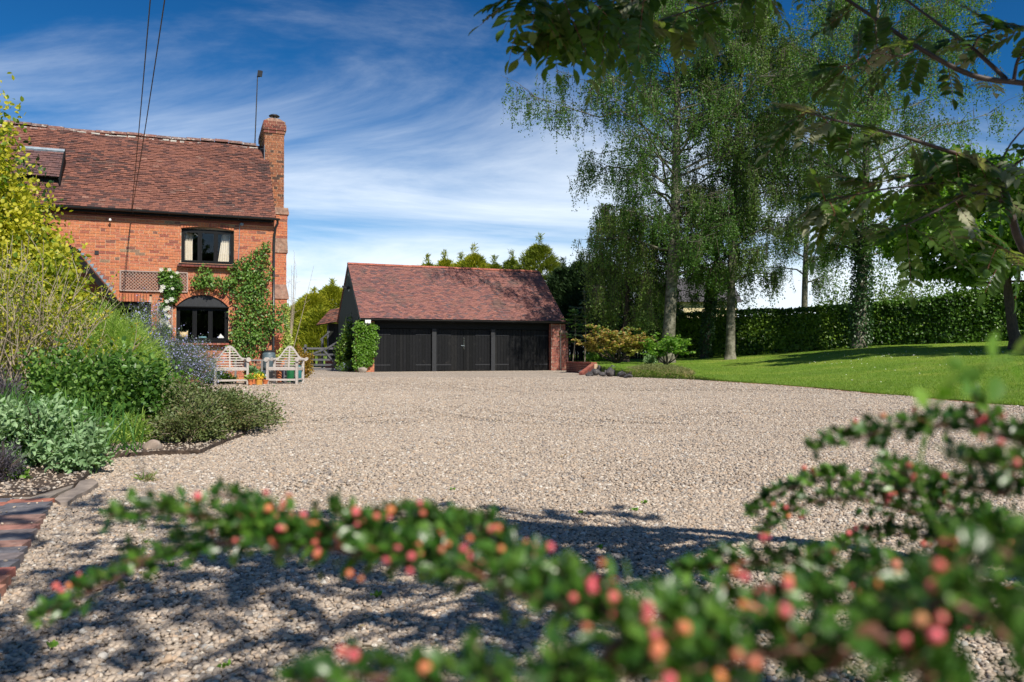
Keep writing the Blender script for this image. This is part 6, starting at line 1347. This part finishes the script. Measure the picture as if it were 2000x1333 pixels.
for ci, sm_ in enumerate(cents):
    if ci in (2, 8, 9): every = 5
    else: every = 1
    tot = len(sm_)
    for i in [v for v in range(3 if ci not in (0, 4) else 6, tot, every)] + ([v for v in range(16, tot, 3)] if ci in (4, 5, 6, 7) else []):
        if ci == 0 and i < 14 and random.random() < .75: continue
        if ci == 4 and i < 15: continue
        if ci == 1 and random.random() < .5: continue
        for rep in range(1):
            if random.random() < (.32 if ci in (5, 6, 7) else .12): continue
            base = sm_[i]; sdn = random.choice((-1, 1)); dv = Vector((random.gauss(-.35, .6), random.gauss(0, .5), random.gauss(-.3, .4)))
            frond_obj(base, dv, Vector((random.gauss(0, .4), random.gauss(-.3, .4), 1)), random.uniform(.09, .145), random.choice((5, 6, 6, 7)), pale=random.random() < (.10 if ci < 11 else .03), lsz=.044 if ci in (11, 12, 13) else .037); nfr += 1
            if ci in (11, 12, 13): frond_obj(base, Vector((random.gauss(-.2, .7), random.gauss(0, .5), random.gauss(-.6, .3))), Vector((random.gauss(0, .5), -.8, .5)), random.uniform(.1, .15), 6, lsz=.044)
    for _ in range(3 if ci > 10 else 2):
        frond_obj(sm_[-1], Vector((random.gauss(-.5, .5), random.gauss(0, .4), random.gauss(-.3, .5))), Vector((random.gauss(0, .4), -.3, 1)), random.uniform(.10, .16), 6)
# rest of the crown overhead, outside the picture, joined; shaped to steer its shade
LP, LD, LN, LS = [], [], [], []; segs = []
for i in range(54):
    e = Vector((random.uniform(-1.2, 2.5), random.uniform(-2.6, 1.1), random.uniform(2.1, 4.4))) if i < 47 else Vector((random.uniform(.1, 1.1), random.uniform(1.0, 1.6), random.uniform(2.3, 3.0))); e.z = max(e.z, 1.9 + .5 * max(0, e.y)); a = Vector((2.15, 1.6, 2.2)).lerp(Vector((1.9, 1.0, 3.2)), random.random()); m_ = a.lerp(e, .5) + Z * random.uniform(.1, .4); segs.append(([a, m_, e], [.018, .010, .003]))  # last few branches added to shade the upper left rowan leaves
    for k in range(17):
        q = m_.lerp(e, random.random() * 1.1); q = q + Vector((random.gauss(0, .15), random.gauss(0, .15), random.gauss(0, .1)))
        pj = q - SUN * ((q.z - .8) / SUN.z)
        if -.5 < pj.x < .75 and .0 < pj.y < 1.0: continue  # gap carved in the unseen crown so sun reaches the cotoneaster
        if q.x > .8 and q.y > .4 and random.random() < .7: continue  # crown thinned here to let sun onto the overhanging branches
        P_, D_, N_, S_, _p = frond(q, Vector((random.gauss(0, 1), random.gauss(0, 1), -.3)), Vector((random.gauss(0, .4), random.gauss(0, .4), 1)), random.uniform(.12, .18), 6, .05); LP += P_; LD += D_; LN += N_; LS += S_
tubes_np(segs, 'crown_branches', m_rowan, rw_, 6)
leaves('crown_leaves', np.array([tuple(x) for x in LP]), np.array([tuple(x) for x in LD]), np.array(LS), m_lrow, rw_, WIDE, nrmv=np.array([tuple(x) for x in LN]), kind='stuff')

# ================================================================== COTONEASTER (foreground)
hub = Vector((.62, .18, 0))
co = thing('cotoneaster_shrub', 'glossy-leaved cotoneaster with pink and orange buds arching across foreground', 'shrub', hub)
CB = [
    [(75, 1208, .47), (180, 1155, .46), (300, 1095, .45), (420, 1062, .44), (560, 1062, .42), (700, 1078, .40), (850, 1110, .37), (1000, 1150, .33), (1150, 1195, .30), (1350, 1240, .275), (1600, 1300, .25), (1900, 1400, .23)],
    [(215, 1008, .44), (300, 1000, .44), (400, 1010, .43), (500, 1030, .43), (620, 1065, .41)],
    [(420, 962, .45), (480, 985, .45), (540, 1025, .43), (640, 1065, .41)],
    [(640, 985, .40), (680, 1020, .40), (740, 1060, .39), (830, 1100, .375)],
    [(930, 1020, .42), (860, 1020, .41), (790, 1045, .40), (800, 1075, .39), (880, 1110, .365)],
    [(720, 1010, .42), (800, 1010, .42), (880, 1035, .40), (980, 1080, .37), (1060, 1150, .33), (1150, 1190, .31)],
    [(1085, 1110, .33), (1140, 1160, .31), (1240, 1215, .29)],
    [(1585, 878, .50), (1660, 862, .49), (1750, 838, .48), (1850, 832, .46), (1950, 850, .44), (2060, 890, .42), (2250, 990, .40)],
    [(1470, 1008, .62), (1520, 965, .62), (1600, 940, .61), (1690, 945, .60), (1790, 965, .58), (1900, 1010, .56), (2060, 1090, .53), (2250, 1200, .5)],
    [(1490, 1045, .61), (1550, 995, .61), (1630, 975, .60), (1720, 985, .59), (1830, 1020, .57), (1950, 1070, .55)],
    [(1620, 1085, .60), (1690, 1050, .60), (1780, 1045, .59), (1870, 1065, .57), (2000, 1120, .54), (2200, 1220, .5)],
    [(1320, 1120, .42), (1420, 1100, .41), (1550, 1100, .40), (1700, 1118, .38), (1850, 1130, .37), (2060, 1160, .35)],
    [(1280, 1165, .31), (1400, 1185, .30), (1550, 1185, .29), (1700, 1180, .28), (1850, 1175, .27), (2060, 1180, .26)],
    [(1850, 895, .36), (1920, 905, .35), (2060, 930, .34), (2200, 980, .34)],
    [(560, 1345, .27), (680, 1325, .27), (800, 1330, .27), (950, 1350, .26), (1150, 1360, .25), (1400, 1400, .24)],
    [(1150, 1330, .24), (1350, 1310, .24), (1550, 1270, .24), (1750, 1280, .24), (2050, 1330, .23)],
    [(1570, 1160, .48), (1660, 1150, .47), (1760, 1190, .46), (1880, 1230, .44), (2060, 1260, .42)],
    [(1730, 1220, .55), (1800, 1200, .54), (1900, 1230, .52), (2060, 1290, .5)],
    [(1720, 900, .52), (1780, 930, .5), (1860, 945, .48), (1960, 965, .46), (2080, 1000, .45)]]
LA = [[], [], [], []]; tw_s = []; bpos = []
def catmull(pp, sub=6):
    o_ = []
    for i in range(len(pp) - 1):
        a = pp[max(i - 1, 0)]; b_ = pp[i]; c_ = pp[i + 1]; d_ = pp[min(i + 2, len(pp) - 1)]
        for q in range(sub): t_ = q / sub; o_.append(.5 * ((2 * b_) + (c_ - a) * t_ + (2 * a - 5 * b_ + 4 * c_ - d_) * t_ * t_ + (3 * b_ - a - 3 * c_ + d_) * t_ ** 3))
    o_.append(pp[-1]); return o_
def add_leaf(p, d, n_, s): LA[0].append(tuple(p)); LA[1].append(tuple(d)); LA[2].append(tuple(n_)); LA[3].append(s)
for bi, pts in enumerate(CB):
    pp = [P(x, y, d) for x, y, d in pts]; tl = pp[-1]; nvis = len(pp)
    if bi in (1, 2, 3, 4, 5, 6, 9): full = pp
    else: full = pp + [tl.lerp(hub, .35) - Z * .03 + Vector((.05, 0, 0)), tl.lerp(hub, .75) - Z * .05, hub]
    sm_ = catmull(full); k = len(sm_); kv = (nvis - 1) * 6 if full is pp else nvis * 6 - 2
    mb = MB(); mb.tube(sm_, [.0008 + .0019 * min(1, i / 60) for i in range(k)], 6); mb.build('branch', m_redtw, co, smooth=True)
    # spurs and leaves
    acc = 0; step = .0026; nxt = 0
    for i in range(kv):
        a, b_ = sm_[i], sm_[i + 1]; sl = (b_ - a).length; tg = (b_ - a).normalized(); sd = tg.cross(Z).normalized(); up_ = sd.cross(tg)
        if up_.z < 0: up_ = -up_
        while nxt < acc + sl:
            q = a + tg * (nxt - acc); frac = min(1, (nxt) / .09)
            for _ in range(4):
                an_ = random.gauss(0, 1.25); o_ = up_ * math.cos(an_) + sd * math.sin(an_); ln = random.uniform(.0005, .008) * (.35 + .65 * frac) * (1.0 if random.random() < .8 else 1.7)
                dirl = (o_ * random.uniform(.5, 1) - tg * random.uniform(-.2, .8) + Vector((random.gauss(0, .25), random.gauss(0, .25), random.gauss(0, .25)))).normalized()
                add_leaf(q + o_ * ln, dirl, o_ + Vector((random.gauss(0, .5), random.gauss(0, .5), random.gauss(0.2, .5))), random.uniform(.006, .0095))
            if random.random() < .17 * frac:    # short side spur
                an_ = random.uniform(-1.6, 1.6); o_ = (up_ * math.cos(an_) + sd * math.sin(an_) - tg * .5).normalized(); L2 = random.uniform(.008, .022) * frac; tw_s.append(([q, q + o_ * L2 * .5 + Z * .001, q + o_ * L2], [.0009, .0007, .0005]))
                for w in range(12): f_ = random.uniform(.2, 1.05); add_leaf(q + o_ * L2 * f_, (o_ + Vector((random.gauss(0, .7), random.gauss(0, .7), random.gauss(0, .7)))).normalized(), Vector((random.gauss(0, .5), random.gauss(-.2, .5), 1)), random.uniform(.0055, .009))
            if random.random() < .22 * (frac > .2):
                an_ = random.gauss(0, .8); o_ = up_ * math.cos(an_) + sd * math.sin(an_) - Vector((0, .35, 0)); bpos.append((q + o_ * random.uniform(.006, .014), o_))
            nxt += step
        acc += sl
tubes_np(tw_s, 'spurs', m_redtw, co, 5)
LAa = [np.array(x) for x in LA]; sizes = LAa[3] / np.maximum(LAa[0][:, 1], .05)
sx_ = LAa[0][:, 0] / LAa[0][:, 1] * F + CX; vis_ = (sx_ < 2000) & (sx_ > 0) & ((H - LAa[0][:, 2]) / LAa[0][:, 1] * F + 692 < 1333)
order = np.argsort(-(sizes * vis_)); big = order[:300]; rest = order[300:]
cotd = {}
for k in range(6):
    V, Fc, ti = leaf_arrays(np.zeros((1, 3)), np.array([[0, 1., 0]]), 1.0, (FOLDT[0] * np.array([1.15, 1, 1]), FOLDT[1]), nrmv=np.array([[0, 0, 1.]]), tint=np.array([.0]))
    me = bpy.data.meshes.new('leaf'); me.from_pydata([tuple(v) for v in V], [], [tuple(int(i) for i in f) for f in Fc]); me.polygons.foreach_set('use_smooth', [True] * len(me.polygons)); me.materials.append(m_lcot); cotd[k] = me; break
for i in big:
    d_ = Vector(LAa[1][i]).normalized(); n_ = Vector(LAa[2][i]); s_ = d_.cross(n_).normalized(); n_ = s_.cross(d_); p_ = LAa[0][i]; z_ = float(LAa[3][i])
    link('leaf', cotd[0], co, Matrix(((s_.x, d_.x, n_.x, p_[0]), (s_.y, d_.y, n_.y, p_[1]), (s_.z, d_.z, n_.z, p_[2]), (0, 0, 0, 1))) @ Matrix.Scale(z_, 4))
V, Fc, ti = leaf_arrays(LAa[0][rest], LAa[1][rest], LAa[3][rest], (FOLDT[0] * np.array([1.15, 1, 1]), FOLDT[1]), nrmv=LAa[2][rest]); npmesh('small_leaves', V, Fc, m_lcot, co, ti * .99, kind='stuff', smooth=True)
# buds
bm = bmesh.new(); bmesh.ops.create_uvsphere(bm, u_segments=12, v_segments=8, radius=1)
for v in bm.verts:
    if v.co.z > .75: v.co.z -= (v.co.z - .75) * .6
me = bpy.data.meshes.new('bud'); bm.to_mesh(me); bm.free(); me.materials.append(m_berry); me.polygons.foreach_set('use_smooth', [True] * len(me.polygons))
def bsz(b): return 1 / max(b[0].y, .05)
def bvis(b): x = b[0].x / b[0].y * F + CX; y = 692 - (b[0].z - H) / b[0].y * F; return -40 < x < 2040 and y < 1370
bpos = [b for b in bpos if b[0].y > .05 and bvis(b)]; random.shuffle(bpos)
bpos = bpos[:165]; bpos += [(b[0] + Vector((random.gauss(0, .0035), random.gauss(0, .0025), random.gauss(0, .003))), b[1]) for b in bpos[:130]]
for q, o_ in bpos:
    r_ = random.choice((random.uniform(.0012, .0018), random.uniform(.0017, .0024))); rot = Vector(o_).to_track_quat('Z', 'Y').to_matrix().to_4x4(); link('bud', me, co, Matrix.Translation(q) @ rot @ Matrix.Diagonal((r_, r_, r_ * 1.05, 1)))
# pale climbing stem through the cotoneaster
tn_ = thing('self_sown_stem', 'pale green self-sown stem with soft leaves rising at right', 'plant', hub + Vector((.05, .05, 0)))
pp = [P(x, y, d) for x, y, d in [(1985, 692, .34), (1930, 715, .34), (1870, 740, .34), (1835, 790, .34), (1808, 850, .34), (1795, 930, .34), (1815, 1000, .34), (1870, 1090, .33), (1960, 1180, .33), (2100, 1300, .32)]] + [hub + Vector((.05, .05, .25)), hub + Vector((.05, .05, 0))]
sm_ = catmull(pp, 5); mb = MB(); mb.tube(sm_, .0007, 6); mb.build('stem', m_lgreen, tn_, smooth=True); lp = []; ld = []
for i, (x, y) in enumerate([(1985, 695), (1965, 700), (1940, 705), (1920, 735), (1900, 745), (1870, 770), (1890, 740), (1840, 765), (1815, 770), (1805, 790), (1950, 735), (1885, 720)]): lp.append(P(x, y, .335)); ld.append((random.gauss(-.3, .7), random.gauss(-.1, .3), random.gauss(.1, .6)))
leaves('leaf', np.array([tuple(x) for x in lp]), np.array(ld), rng.uniform(.008, .014, len(lp)), m_lgreen, tn_, WIDE, up=.8)
